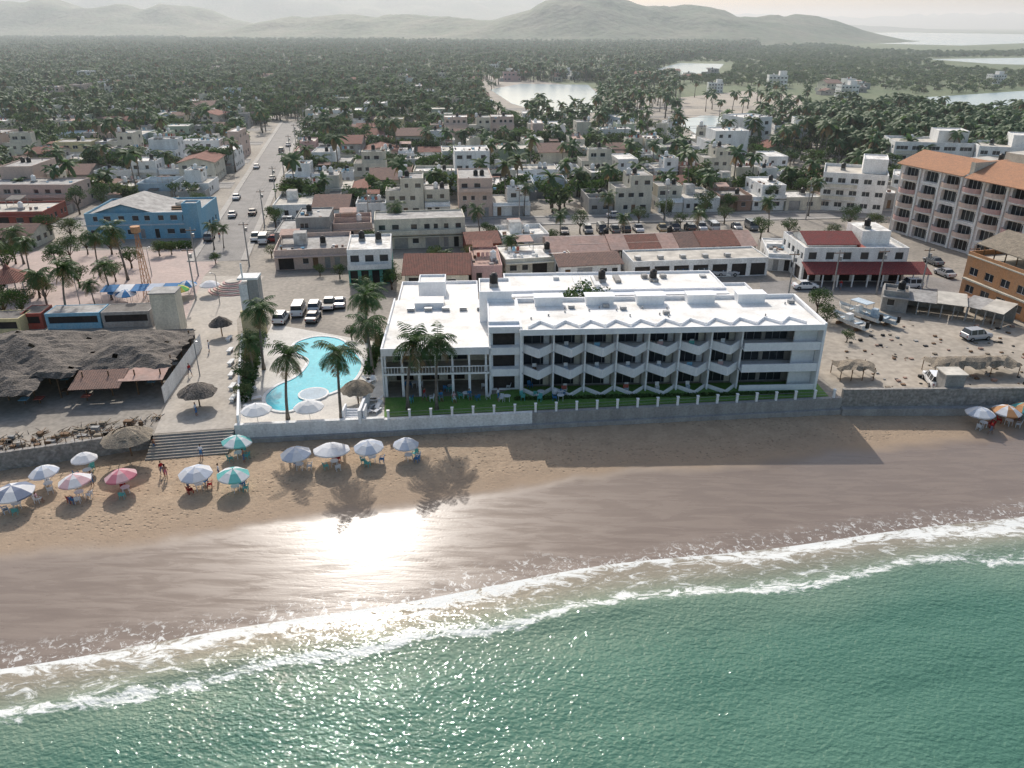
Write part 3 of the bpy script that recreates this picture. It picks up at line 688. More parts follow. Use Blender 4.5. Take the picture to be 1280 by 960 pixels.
for i in range(2*nb+1): pts.append((i*bw/2, y_back if i%2==0 else y_front))
for f in range(0,3):
    z=f*FH
    for i in range(2*nb):
        p,q=pts[i],pts[i+1]
        if f>0: mb.prism([p,q,(q[0],gl-.01),(p[0],gl-.01)],z-.22,z,W_hotel)
        d=Vector((q[0]-p[0],q[1]-p[1])).normalized(); nn=Vector((d.y,-d.x))*.13
        mb.prism([(p[0]+nn.x,p[1]+nn.y),(q[0]+nn.x,q[1]+nn.y),(q[0],q[1]-.004),(p[0],p[1]-.004)],z-(.34 if f>0 else 0),z+(.80 if f>0 else .55),W_hotel)
    for i in range(0,2*nb+1,2):
        x=pts[i][0]; x=min(max(x,.1),zx-.1)
        mb.box(x-.09,x+.09,-.05,gl-.012,z+.002,z+FH-.225,W_hotel)
    for k in range(nb):
        xc=bw*(k+.5); r=random.Random(f*10+k)
        if r.random()<.75: mb.box(xc-.6,xc-.1,.2,.7,z+.002,z+.5,r.choice([W_white,WOOD,W_pale])); mb.box(xc-.6,xc-.1,.62,.7,z+.502,z+.95,W_white)
        if r.random()<.3: mb.box(xc-.9,xc-.2,-.02,.0,z+.5,z+1.0,r.choice([W_blue,W_pink,W_teal,W_red]))
        mb.box(xc+.9,xc+1.6,gl-.1,gl-.02,z+.1,z+2.2,r.choice([W_white,W_cream,W_cream]))
    xa,xb=zx+.02,L-.305
    if f>0: mb.box(xa,xb,-.6,.59,z-.24,z-.002,W_hotel); mb.box(xa,xb,.86,gl-.01,z-.24,z-.002,W_hotel)
    mb.box(xa,xb,-.75,-.6,z-(.26 if f else 0),z+.8,W_hotel)
mb.obj('balconies',parent=hotel)
mb=MB()
mb.box(-.3,L-.31,-.9,DEP-.21,RZ-.298,RZ,W_hotel,top=R_hotel)
mb.box(-.3,L-.31,-1.05,-.902,RZ-.45,RZ+.3,W_hotel)
mb.box(0.01,L,DEP-.45,DEP-.21,RZ+.002,RZ+.5,W_hotel)
nz=11
for k in range(nz):
    x0=.8+(L-3)*k/nz; x1=.8+(L-3)*(k+1)/nz; xm=(x0+x1)/2
    for (a_,b_) in (((x0,.0),(xm,1.9)),((xm,1.9),(x1,.0))):
        d=Vector((b_[0]-a_[0],b_[1]-a_[1])).normalized(); nn=Vector((-d.y,d.x))*.14
        mb.prism([a_,b_,(b_[0]+nn.x,b_[1]+nn.y),(a_[0]+nn.x,a_[1]+nn.y)],RZ+.002,RZ+.36,W_hotel)
for k in range(5):
    x=2.2+k*6.7; mb.box(x,x+3.6,DEP-2.3,DEP-.6,RZ+.002,RZ+1.15,W_hotel); mb.box(x-.15,x+3.75,DEP-2.5,DEP-.55,RZ+1.152,RZ+1.27,W_hotel)
for k in range(14):
    x=R.uniform(1,L-2); y=R.uniform(3,DEP-3); mb.cyl(x,y,RZ,RZ+.3,.1,.1,8,METAL)
    if k<5: mb.box(x+.5,x+1.3,y,y+.6,RZ,RZ+.45,METAL)
mb.obj('roof',parent=hotel)
mb=MB()
tx0,tx1=-4.0,-.26
for f in range(1,4): mb.box(tx0,tx1,.2,1.19,f*FH-.5,f*FH+(.45 if f<3 else .3),W_hotel)
shell(mb,tx0,tx1-.005,1.2,9.5,0,RZ+.6,W_hotel,R_hotel,[(.5,3.2,f*FH+.2,f*FH+2.0,DARK) for f in range(3)],par=.3)
shell(mb,tx0-1,tx1-.5,9.51,15.5,0,RZ+1.7,W_hotel,R_hotel,par=.4)
mb.box(tx0,tx0+.25,.2,1.19,0,RZ-.62,W_hotel)
tank(mb,tx0+1,13,RZ+1.3,R,BLACK)
mb.obj('stair_tower',parent=hotel)
mb=MB()
xl=-(BL-G(482,496)).length; h2=6.1
mb.box(xl,tx0-.01,0,19,h2-.35,h2,W_hotel,top=R_hotel)
mb.box(xl,tx0-.01,-.2,-.002,h2-.6,h2+.35,W_hotel)
mb.box(xl-.2,xl-.002,-.2,19,0.0,h2+.35,W_hotel)
mb.box(xl,tx0-.01,-.3,19,2.95,3.2,W_hotel,top=PAVE)
n=6
for k in range(n+1):
    x=xl+.2+(tx0-.6-xl)*k/n; mb.box(x-.15,x+.15,-.15,.15,0,2.948,W_hotel); mb.box(x-.12,x+.12,.0,.24,3.2,h2-.352,W_hotel)
mb.box(xl+.01,tx0-.02,-.28,-.18,3.95,4.05,W_hotel)
for k in range(34):
    x=xl+.2+(tx0-.4-xl)*k/33; mb.box(x-.025,x+.025,-.26,-.21,3.2,3.95,W_hotel)
wall(mb,(xl,4.5,0),(1,0,0),(0,1,0),tx0-xl,0,2.94,[(1+k*3.3,3.2+k*3.3,.1,2.3,DARK,WOOD) for k in range(3)],W_cream)
wall(mb,(xl,3.5,0),(1,0,0),(0,1,0),tx0-xl,3.2,h2-.36,[(1+k*3.3,3.6+k*3.3,3.3,5.4,GLASS,METAL) for k in range(3)],W_cream)
for k in range(5): mb.box(xl+2+k*2.4,xl+3+k*2.4,14,14.8,h2,h2+.5,METAL)
mb.box(xl+3,xl+7,15,18,h2+.002,h2+.9,W_hotel,top=R_hotel)
mb.obj('restaurant_wing',parent=hotel)
mb=MB(); 
shell(mb,-1.0,32,22,31,0,6.3,W_hotel,R_hotel,[(1+k*3.3,2.8+k*3.3,f*2.9+.1,f*2.9+2.2,(WOOD if k%2 else GLASS),W_white) for k in range(9) for f in range(2)],par=.35)
mb.box(-1,32,20.6,21.99,2.7,2.9,W_hotel); mb.box(-1,32,20.6,20.7,2.9,3.8,W_hotel); mb.box(-1,32,20.4,21.99,5.75,5.95,W_hotel)
for k in range(10): mb.box(-.9+k*3.6,-.7+k*3.6,20.72,20.9,0,5.74,W_hotel)
shell(mb,32.01,38,18,31,0,4.2,W_hotel,R_hotel,openings(6,1,R),par=.4)
shell(mb,xl,-5.1,19.3,31,0,5.2,W_hotel,R_hotel,openings(9,1,R),par=.4); shell(mb,xl+3,xl+7,24,28,4.81,7.2,W_hotel,R_hotel,par=.3)
for k in range(12): xx=R.uniform(0,30); mb.box(xx,xx+.9,R.choice([24,26,28]),29,5.95,5.95+R.uniform(.3,.6),R.choice([METAL,W_white,W_conc]))
tank(mb,14,27,5.96,R,BLACK); tank(mb,22,27,5.96,R,BLACK)
mb.obj('rear_wing',parent=hotel)
def HL(x,y,z=0): return Vector((BL.x+x*math.cos(hr)-y*math.sin(hr),BL.y+x*math.sin(hr)+y*math.cos(hr),z))
sheet('courtyard_paving',[HL(-1,10.6),HL(38,10.6),HL(38,21.9),HL(-1,21.9)],.02,PAVE)
for (x,y,k) in ((9,15.5,0),(11,17,2),(30,14,3),(25,16.5,3)): inst(TREES[k],'leafy_tree',HL(x,y),R.uniform(0,6),1.3)
def edge(x,off=0): return Vector((x,ywall(x)+off,0))
X0=G(478,528,0).x
sheet('lawn',[edge(X0,1.2),edge(HL(L,0).x+1,1.0),HL(L+1,1.8),HL(-.3,1.9),HL(-4,-.4),HL(xl,-.4)],.05,LAWN)
mb=MB()
def strip(mb,x0,x1,off0,off1,z0,z1,mt,n=1,top=None):
    cuts=sorted(set([x0,x1]+[w[0] for w in WL if x0<w[0]<x1]))
    for i in range(len(cuts)-1):
        a_,b_=cuts[i],cuts[i+1]; mb.prism([(a_,ywall(a_)+off0),(b_,ywall(b_)+off0),(b_,ywall(b_)+off1),(a_,ywall(a_)+off1)],z0,z1,mt,top)
SW=mat('seawall_concrete',(.36,.345,.33),(.25,.24,.23),streak=True,scale=.8)
xW0=G(296,545,-1).x; xW1=G(480,540,-1).x; xW2=G(1047,505,-1).x
strip(mb,xW0,xW1,-.15,.4,-2.6,.55,W_white); strip(mb,xW1,G(665,525,-1).x,-.15,.4,-2.6,.35,W_white)
strip(mb,G(665,525,-1).x,xW2,-.15,.4,-2.6,.3,SW)
strip(mb,xW0,xW2,-.6,-.16,-2.6,-1.1,SW)
mb.obj('seawall')
mb=MB()
xx=xW1+.5
while xx<xW2-.5:
    y=ywall(xx)+.12; mb.box(xx-.13,xx+.13,y-.13,y+.13,.3,1.35,W_hotel); mb.box(xx-.17,xx+.17,y-.17,y+.17,1.352,1.43,W_hotel); xx+=2.45
x_=xW1+.5
for z in (.75,1.15):
    pts_=[(x_+i*2.45,ywall(x_+i*2.45)+.12,z) for i in range(int((xW2-.5-x_)/2.45)+1)]; mb.tube(pts_,[.02]*len(pts_),4,METAL)
mb.obj('white_post_fence')
STONE=mat('stone_wall',(.33,.31,.285),(.20,.185,.17),scale=1.6,bump=.08,bscale=3,fine=.3)
mb=MB(); strip(mb,xW2+.01,c.x+60,-.1,.35,-2.6,1.4,STONE); strip(mb,xW2+.01,c.x+60,-.9,-.11,-2.6,-.9,SW)
mb.obj('stone_wall')
mb=MB(); x0=G(1170,490).x; mb.box(x0,x0+2.4,ywall(x0)+.5,ywall(x0)+2.7,0,2.9,W_conc,top=R_grey); mb.box(x0-.2,x0+2.6,ywall(x0)+.36,ywall(x0)+2.9,2.91,3.05,R_cream); mb.obj('guard_hut')
mb=MB(); strip(mb,-160,e0.x,-.1,.4,-2.6,.5,STONE); mb.obj('stone_wall')
# ---------------------------------------------------------------- walkway & stairs
mb=MB()
xa,xb=e0.x+.4,xW0-.1
for i in range(9):
    z1=0-.18*i; yA=ywall(xa)-.35*(i)+.3; yB=ywall(xb)-.35*i+.3
    mb.prism([(xa,yA-.35),(xb,yB-.35),(xb,yB),(xa,yA)],-2.7,z1-.01,W_conc,top=mat('step_top',(.42,.37,.31)))
mb.obj('stone_stairs')
sheet('promenade_path',[(xa,ywall(xa)+.3),(xb,ywall(xb)+.3),G(300,470),G(296,400),G(330,345),G(255,345),G(232,400),G(222,470)],.03,PAVE)
sheet('plaza_paving',[G(-200,395),G(232,400),G(255,345),G(290,310),G(190,312),G(-200,318)],.016,PINKP)
mb=MB()
for (p,q_) in (((298,535),(300,470)),((300,470),(303,430))):
    a_=G(*p);b_=G(*q_); d=(b_-a_).normalized(); nn=Vector((d.y,-d.x,0))*.25
    mb.prism([tuple(a_)[:2],tuple(a_+nn)[:2],tuple(b_+nn)[:2],tuple(b_)[:2]],0,1.6,W_hotel)
mb.obj('white_garden_wall')
mb=MB()
for k in range(6):
    p=G(292-k*1.0,500-k*15); mb.box(p.x-.3,p.x+.3,p.y-.8,p.y+.8,.36,.46,W_white); mb.box(p.x-.2,p.x+.2,p.y-.7,p.y-.5,.03,.36,W_white); mb.box(p.x-.2,p.x+.2,p.y+.5,p.y+.7,.03,.36,W_white)
mb.obj('park_bench')
mb=MB(); p=G(318,418)
mb.box(-1.6,1.8,0,.6,0,3.6,W_yel); mb.box(-1.4,-.2,.7,3,0,7.5,W_white); mb.box(-.1,1.3,.7,3.2,0,8.2,W_conc); mb.box(-1.5,1.4,.6,3.3,8.21,8.5,W_white); mb.box(-.9,-.7,1,1.2,8.51,10.6,W_white)
mb.obj('entrance_tower',p,.08)
mb=MB(); p=G(196,418); mb.box(0,3.6,0,3,0,6.2,W_cream,top=R_cream); mb.box(-.15,3.75,-.15,3.15,6.2,6.4,W_conc); mb.obj('square_tower',p,.1)
mb=MB()
for k in range(8):
    r_=4.2-.42*k; z=.02+.2*k
    pts_=[(r_*math.cos(t),r_*math.sin(t)*.9) for t in [math.pi*2*i/24 for i in range(24)]]; mb.prism(pts_,z if k else 0,z+.2,R_cream if k%2 else W_pink)
mb.obj('round_bandstand',G(292,362))
def kiosk(loc):
    mb=MB(); 
    mb.cyl(0,0,0,.6,3.4,3.4,8,PINKP,smooth=False)
    for k in range(8): a_=math.pi*k/4+.39; mb.cyl(3*math.cos(a_),3*math.sin(a_),.6,3.4,.12,.12,6,W_white)
    mb.cyl(0,0,3.4,5.0,3.9,.9,8,T_red,smooth=False); mb.cyl(0,0,5.0,5.9,.7,.1,8,T_red)
    mb.obj('plaza_kiosk',loc)
kiosk(G(18,372))
mb=MB(); 
for (x,y) in ((0,0),(1.2,0),(0,1.2),(1.2,1.2)): mb.tube([(x,y,0),(.6+(x-.6)*.35,.6+(y-.6)*.35,11)],[.07,.05],5,W_orange)
for k in range(9):
    z=1.2*k; f=1-.65*z/11; g_=1-.65*(z+1.2)/11; h_=.6
    c4=lambda s,z:[(h_-h_*s,h_-h_*s,z),(h_+h_*s,h_-h_*s,z),(h_+h_*s,h_+h_*s,z),(h_-h_*s,h_+h_*s,z)]
    A=c4(f,z);B=c4(g_,z+1.2)
    for i in range(4): mb.tube([A[i],B[(i+1)%4]],[.035,.035],3,W_orange); mb.tube([B[i],B[(i+1)%4]],[.035,.035],3,W_orange)
mb.cyl(.6,.6,11,12.0,.7,.8,10,W_orange); mb.obj('lattice_tower',G(180,372))
# ---------------------------------------------------------------- pool
sheet('pool_deck',[edge(xW0,.4),edge(xW1,.4),HL(xl-.3,0),HL(xl-.3,17),G(340,405),G(310,470)],.02,DECK)
pp=[(370,430),(396,422),(424,425),(440,438),(452,456),(440,478),(414,492),(384,500),(364,514),(340,512),(332,498),(346,484),(368,474),(382,462),(386,450),(370,442)]
W_=[G(*q) for q in pp]
sm=[]
for i in range(len(W_)):
    p0,p1,p2,p3=[W_[(i+k-1)%len(W_)] for k in range(4)]
    for t in (0,.25,.5,.75): sm.append(0.5*((2*p1)+(p2-p0)*t+(2*p0-5*p1+4*p2-p3)*t*t+(3*p1-p0-3*p2+p3)*t**3))
POOL=mat('pool_water',(.03,.40,.50),(.06,.48,.57),scale=.5,rough=.08,bump=.03,bscale=3,fine=.1,spec=.2)
mb=MB(); mb.face([(p.x,p.y,.10) for p in sm],POOL)
n=len(sm); 
for i in range(n):
    a_,b_=sm[i],sm[(i+1)%n]; pa,pb=sm[i-1],sm[(i+2)%n]
    na=Vector(((b_-pa).y,-(b_-pa).x,0)).normalized()*.42; nb_=Vector(((pb-a_).y,-(pb-a_).x,0)).normalized()*.42
    mb.prism([(a_.x,a_.y),(b_.x,b_.y),(b_.x-nb_.x,b_.y-nb_.y),(a_.x-na.x,a_.y-na.y)],.0,.17,W_white)
mb.obj('swimming_pool')
p=G(392,494); mb=MB(); mb.cyl(0,0,.0,.24,1.9,1.9,24,W_white); mb.cyl(0,0,.24,.244,1.65,1.65,24,W_pale); mb.obj('paddling_pool',p)
def palapa(loc,r_=1.9,h=3.0,mt=THATCH2,name='thatch_parasol',seed=0):
    rr=random.Random(seed); mb=MB(); mb.cyl(0,0,0,h-.2,.09,.08,7,WOOD)
    for layer,(ra,rb,za,zb) in enumerate(((r_,r_*.55,h-1.0,h-.35),(r_*.68,.04,h-.5,h+.15))):
        n=28; v=[];f=[]
        for i in range(n):
            a_=2*math.pi*i/n; k=rr.uniform(.93,1.07); v.append((ra*k*math.cos(a_),ra*k*math.sin(a_),za-rr.uniform(0,.18))); v.append((rb*math.cos(a_),rb*math.sin(a_),zb))
        for i in range(n): j=(i+1)%n; f.append((2*i,2*j,2*j+1,2*i+1))
        mb.raw(v,f,mt); 
    mb.face([v[2*i+1] for i in range(n)],mt)
    for k in range(6): a_=k*math.pi/3; mb.tube([(0,0,h-.3),(r_*.9*math.cos(a_),r_*.9*math.sin(a_),h-1.05)],[.03,.03],4,WOOD)
    return mb.obj(name,loc)
palapa(G(448,504),2.1,3.0,THATCH2,seed=1); palapa(G(278,420),1.7,3,THATCH,seed=2); palapa(G(250,508),2.3,3,THATCH,seed=3); palapa(G(165,570,-1.0),2.6,3.4,THATCH2,seed=4)
def thatch_roof(mb,x0,x1,y0,y1,ze,zr,seed,mt=THATCH):
    rr=random.Random(seed); nx=int((x1-x0)/.6); ny=int((y1-y0)/.6); v=[];f=[]
    for i in range(nx+1):
        for j in range(ny+1):
            x=x0+(x1-x0)*i/nx; y=y0+(y1-y0)*j/ny; e=min((x-x0),(x1-x),(y-y0)*1.3,(y1-y)*1.3); full=(y1-y0)/2*1.3
            z=ze+(zr-ze)*min(1,e/full)
            z+=.35*noise.noise(Vector((x*.35+seed,y*.35,0)))+rr.uniform(-.12,.12)
            if i in(0,nx): x+=rr.uniform(-.3,.3)
            if j in(0,ny): y+=rr.uniform(-.3,.3); z-=rr.uniform(0,.35)
            v.append((x,y,z))
    n=ny+1
    for i in range(nx):
        for j in range(ny):
            if mt==THATCH and rr.random()<.006: continue
            f.append((i*n+j,(i+1)*n+j,(i+1)*n+j+1,i*n+j+1))
    mb.raw(v,f,mt)
TO=G(-110,515); TR=rad(6)
pal=empty('thatched_restaurant',TO,TR)
TL=(G(212,500)-TO).length
mb=MB(); thatch_roof(mb,0,TL*.62,1.5,17,3.1,6.6,1); thatch_roof(mb,TL*.55,TL-.5,3.5,17,2.9,5.8,5); thatch_roof(mb,TL*.25,TL*.5,-2,5,2.7,4.2,9)
slope(mb,TL*.62,TL*.82,-.5,3.6,2.2,3.0,T_brown,.05); slope(mb,TL*.80,TL*.98,.8,4.2,2.5,2.9,R_pink,.05)
mb.obj('thatch_roof',parent=pal)
mb=MB()
for i in range(10):
    for j in range(4): mb.cyl(.8+(TL-2)*i/9,2.2+4.4*j,0,3.4,.1,.09,6,WOOD)
for i in range(24): 
    x=R.uniform(1,TL-2); y=R.uniform(0,15); mb.box(x-.5,x+.5,y-.5,y+.5,.68,.74,R.choice([W_white,W_red,WOOD,W_blue])); mb.box(x-.05,x+.05,y-.05,y+.05,0,.68,WOOD)
wall(mb,(0,17.2,0),(1,0,0),(0,1,0),TL-1,0,3.0,[],W_conc); wall(mb,(TL-.3,17.2,0),(0,-1,0),(-1,0,0),18,0,2.2,[],W_white)
mb.box(TL*.8,TL*.9,9,12,0,2.6,W_conc)
mb.obj('posts_and_tables',parent=pal)
mb=MB()
for i in range(260):
    x=R.uniform(G(-40,560).x,G(185,540).x); y=ywall(x)+R.uniform(.8,5); a_=R.uniform(0,3.1); l_=R.uniform(.3,1.2)
    z=.05; mb.tube([(x,y,z),(x+l_*math.cos(a_),y+l_*math.sin(a_),z+R.uniform(0,.4))],[.05,.03],4,R.choice([WOOD,WOOD,W_conc,PDRY,THATCH]))
    if i%5==0: s_=R.uniform(.2,.5); mb.box(x-s_,x+s_,y-s_*.6,y+s_*.6,0,R.uniform(.2,.6),R.choice([W_conc,WOOD,WOOD,BLACK,THATCH2]))
mb.obj('scrap_pile')
mb=MB(); xx=-62
while xx<e0.x-.5:
    h=R.uniform(1.0,1.3); mb.cyl(xx,ywall(xx)+.25,.5,.5+h,.05,.04,5,WOOD); xx+=R.uniform(.6,1.1)
pts_=[(-62+i*2,ywall(-62+i*2)+.25,1.25+R.uniform(-.1,.1)) for i in range(int((e0.x+62)/2))]; mb.tube(pts_,[.03]*len(pts_),4,WOOD); mb.obj('stick_fence')
for (p1,p2,wm,rm,sd) in (((-60,420),(28,418),W_yel,R_dark,3),((60,412),(128,410),W_blue,R_grey,8),((30,412),(56,411),W_red,R_dark,4),((130,410),(190,408),W_conc,R_dark,4)):
    place('market_stall',p1,p2,4,lambda mb,w,d,wm=wm,rm=rm:(shell(mb,0,w,0,d,0,2.5,wm,rm,[(.4,w-.4,.9,2.0,DARK)],par=.05)))
# ---------------------------------------------------------------- right lot structures
sheet('sandy_yard',[edge(xW2+.5,.5),edge(c.x+60,.5),(c.x+70,125,0),G(1130,385),G(1060,372),HL(L+2,8)],.02,SANDG)
sheet('rear_street',[G(950,370),G(1040,362),G(1190,378),G(1400,440),G(1450,420),G(1215,352),G(1150,345),G(950,352)],.045,ASPH)
def shed(mb,w,d):
    slope(mb,0,w*.5,0,d,2.3,2.8,R_grey,.06); slope(mb,w*.5+.02,w,-.3,d,2.5,3.0,R_cream,.06)
    for k in range(6):
        for y in (.2,d-.2): mb.box(w*k/5-.08 if k else .0,w*k/5+.08,y-.08,y+.08,0,2.25,W_conc)
    wall(mb,(0,d-.1,0),(1,0,0),(0,1,0),w,0,2.4,[],W_conc)
place('open_shed',(1130,392),(1205,402),5,shed)
place('open_shed',(1195,398),(1250,412),5,shed)
place('small_store',(1100,388),(1132,392),4,simple(1,W_conc,R_dark,seed=71))
for (px,py,w,sd) in ((1048,478,5,3),(1165,474,12,4)):
    mb=MB(); thatch_roof(mb,0,w,0,3.4,1.7,2.3,sd,THATCH2)
    for k in range(4): 
        for y in (.3,3.1): mb.cyl(.3+(w-.6)*k/3,y,0,1.8,.06,.06,5,WOOD)
    mb.obj('thatch_shelter',G(px,py),.05)
mb=MB()
for i in range(120):
    p=G(R.uniform(1050,1290),R.uniform(400,486)); s_=R.uniform(.08,.3); mb.box(p.x-s_,p.x+s_,p.y-s_,p.y+s_*.6,.02,.02+s_*R.uniform(.5,1.2),R.choice([W_conc,WOOD,W_brick,THATCH2,BLACK]))
mb.obj('rubble_pile')
def boat(loc,rot,L_=7.5,col=W_white,canopy=True,name='motor_boat'):
    mb=MB(); st_=[(-.5,.95,.0,.9),(-.3,1.0,.0,.92),(0,1.05,.02,.98),(.25,.95,.08,1.08),(.4,.6,.25,1.25),(.5,.04,.75,1.45)]
    rings=[]
    for (x,w,zk,zt) in st_:
        X=x*L_; rings.append([(X,-w,zt),(X,-w*.8,zk+.3),(X,0,zk),(X,w*.8,zk+.3),(X,w,zt)])
    v=[p for r_ in rings for p in r_]; f=[]
    for i in range(5):
        for j in range(4): f.append((i*5+j,(i+1)*5+j,(i+1)*5+j+1,i*5+j+1))
    f.append((0,1,2,3,4)); mb.raw(v,f,col)
    for i in range(5): a_,b_=st_[i],st_[i+1]; mb.face([(a_[0]*L_,-a_[1]*.92,a_[3]-.35),(b_[0]*L_,-b_[1]*.92,b_[3]-.35),(b_[0]*L_,b_[1]*.92,b_[3]-.35),(a_[0]*L_,a_[1]*.92,a_[3]-.35)],R_cream)
    for x in (-.25,0,.2): mb.box(x*L_-.2,x*L_+.2,-.9,.9,.62,.78,W_pale)
    mb.box(-.5*L_-.35,-.5*L_,-.22,.22,.5,1.5,BLACK)
    mb.box(-.3,.5,-.5,.5,.7,1.7,col)
    if canopy:
        mb.box(-1.8,1.2,-.95,.95,2.5,2.6,W_pale)
        for x in(-1.7,1.1):
            for y in(-.9,.9): mb.cyl(x,y,.8,2.5,.03,.03,5,METAL)
    for x in(-2,1.5): mb.box(x-.15,x+.15,-.9,.9,-.35,.12,WOOD)
    o=mb.obj(name,Vector(loc)+Vector((0,0,.36)),rot); return o
boat(G(1072,398),rad(120)); boat(G(1060,408),rad(115),6.5,W_white,False); boat(G(1092,402),rad(130),7,W_pale,False)
# ---------------------------------------------------------------- cars
def paint(name,c): 
    m=mat(name,c,c,rough=.25,fine=0,spec=.5); m.node_tree.nodes['Principled BSDF'].inputs['Coat Weight'].default_value=.6; return m
LITE=mat('headlamp',(.7,.7,.7),rough=.2,fine=0); RLITE=mat('tail_lamp',(.35,.02,.02),rough=.3,fine=0)
def car_mesh(col,kind):
    mb=MB()
    if kind=='sedan': S=[(-2.2,.42,.70,.72,.70,.66),(-2.1,.28,.90,.84,.92,.74),(-1.55,.24,.95,.87,.99,.74),(-1.0,.24,.95,.88,1.42,.62),(.25,.24,.94,.88,1.45,.63),(.95,.24,.92,.87,.98,.74),(1.75,.26,.80,.85,.86,.74),(2.15,.32,.62,.76,.66,.62)]
    elif kind=='suv': S=[(-2.15,.5,.8,.82,.82,.75),(-2.1,.35,1.05,.88,1.08,.78),(-2.0,.32,1.05,.9,1.15,.78),(-1.7,.32,1.05,.91,1.72,.70),(.45,.32,1.05,.91,1.74,.70),(1.05,.32,1.02,.9,1.1,.76),(1.95,.34,.95,.88,1.0,.76),(2.2,.42,.7,.8,.74,.68)]
    elif kind=='pickup': S=[(-2.5,.5,.8,.85,.82,.8),(-2.45,.4,1.0,.88,1.0,.84),(-.75,.38,1.0,.9,1.0,.84),(-.6,.38,1.02,.9,1.66,.68),(.55,.38,1.02,.9,1.68,.68),(1.2,.38,1.0,.9,1.08,.76),(2.2,.4,.95,.88,1.0,.76),(2.5,.48,.7,.8,.74,.68)]
    else: S=[(-2.4,.4,.9,.85,.95,.8),(-2.35,.32,1.1,.92,1.2,.85),(-2.3,.3,1.1,.93,1.3,.85),(-2.15,.3,1.1,.93,2.0,.78),(1.2,.3,1.1,.93,2.02,.78),(1.95,.3,1.08,.92,1.2,.82),(2.25,.32,.95,.9,1.0,.78),(2.4,.42,.7,.82,.75,.7)]
    rings=[]
    for (x,zl,zb,wb,zt,wt) in S: rings.append([(x,-wb*.92,zl),(x,-wb,(zl+zb)/2),(x,-wb*.98,zb),(x,-wt,zt),(x,wt,zt),(x,wb*.98,zb),(x,wb,(zl+zb)/2),(x,wb*.92,zl)])
    for i in range(len(S)-1):
        for j in range(7):
            m_=col
            if j in (2,4) and 2<=i<=4: m_=GLASS
            if j==3 and i in(2,4) : m_=GLASS
            a_=rings[i];b_=rings[i+1]
            if kind=='pickup' and i==1 and j==3: m_=BLACK
            mb.face([a_[j],b_[j],b_[j+1],a_[j+1]],m_,False)
        mb.face([rings[i][0],rings[i][7],rings[i+1][7],rings[i+1][0]],BLACK)
    mb.face(rings[0],col); mb.face(rings[-1],col)
    for sg in (-1,1):
        for x in (S[3][0]+.05,(S[3][0]+S[4][0])/2,S[4][0]-.05):
            wb=S[3][3]*.985; wt=S[3][5]+.008; mb.face([(x-.05,sg*wb,S[3][2]),(x+.05,sg*wb,S[3][2]),(x+.05,sg*wt,S[3][4]-.01),(x-.05,sg*wt,S[3][4]-.01)],col)
    x0,x1=S[0][0],S[-1][0]
    for sg in(-1,1):
        mb.box(x1-.16,x1+.015,sg*.62-.14,sg*.62+.14,.62,.76,LITE); mb.box(x0-.015,x0+.12,sg*.68-.1,sg*.68+.1,.68,.86,RLITE)
        mb.box(.85,1.0,sg*.98-.08,sg*.98+.08,S[5][2],S[5][2]+.13,col)
        for x in (x0+.85,x1-.85):
            n=14; r_=.33
            v=[];
            for k in range(n): a_=2*math.pi*k/n; v.append((x+r_*math.cos(a_),sg*.72,.33+r_*math.sin(a_))); v.append((x+r_*math.cos(a_),sg*.93,.33+r_*math.sin(a_)))
            mb.raw(v,[(2*k,2*((k+1)%n),2*((k+1)%n)+1,2*k+1) for k in range(n)],TYRE); mb.face([v[2*k+1] for k in range(n)],TYRE)
            mb.face([(x+.19*math.cos(2*math.pi*k/10),sg*.938,.33+.19*math.sin(2*math.pi*k/10)) for k in range(10)],METAL)
    mb.box(x0+.1,x1-.1,-.8,.8,.28,.3,BLACK)
    nm={'sedan':'parked_car','suv':'parked_suv','pickup':'pickup_truck','van':'parked_van'}[kind]
    return nm,mb.mesh(nm)
PC={'w':paint('car_white',(.75,.75,.75)),'s':paint('car_silver',(.42,.43,.45)),'k':paint('car_black',(.025,.025,.03)),'r':paint('car_red',(.35,.03,.03)),'b':paint('car_blue',(.05,.10,.28)),'g':paint('car_grey',(.14,.15,.16)),'y':paint('car_gold',(.35,.28,.16))}
CM={}
def car(loc,deg,c_,kind='sedan',z=.03):
    k=(c_,kind)
    if k not in CM: CM[k]=car_mesh(PC[c_],kind)
    inst(CM[k][1],CM[k][0],(loc.x,loc.y,z),rad(deg))
car(G(1219,424),12,'s','suv',.02); car(G(1006,361),2,'w','sedan',.05); car(G(1136,360),184,'w','suv',.05); car(G(1166,330),100,'g','sedan'); car(G(1180,345),100,'s','sedan',.05); car(G(1166,480),80,'w','suv',.02)
for (px,py,d,c_,k) in ((374,392,95,'w','van'),(394,388,95,'w','suv'),(412,384,95,'w','pickup'),(425,382,100,'s','sedan'),(392,400,90,'g','sedan'),(352,402,90,'w','suv'),(330,303,100,'w','van'),(291,271,102,'s','sedan'),(296,249,101,'w','sedan'),(262,300,100,'g','suv'),(258,278,100,'g','sedan'),(316,268,101,'k','sedan'),(352,190,101,'g','suv'),(240,292,10,'b','sedan'),(320,300,101,'w','pickup'),(345,302,5,'r','sedan')):
    car(G(px,py),d,c_,k)
cl='wwsgkrwbsgky'
for i in range(17):
    px=690+i*15.5+R.uniform(-2,2)
    if R.random()<.85: car(G(px,292-i*.35),R.choice([92,272])+R.uniform(-4,4),R.choice(cl),R.choice(['sedan','sedan','suv','pickup','van']))
for i in range(9):
    if R.random()<.8: car(G(700+i*26,352-i),3,R.choice(cl),R.choice(['sedan','suv','pickup']),.0)
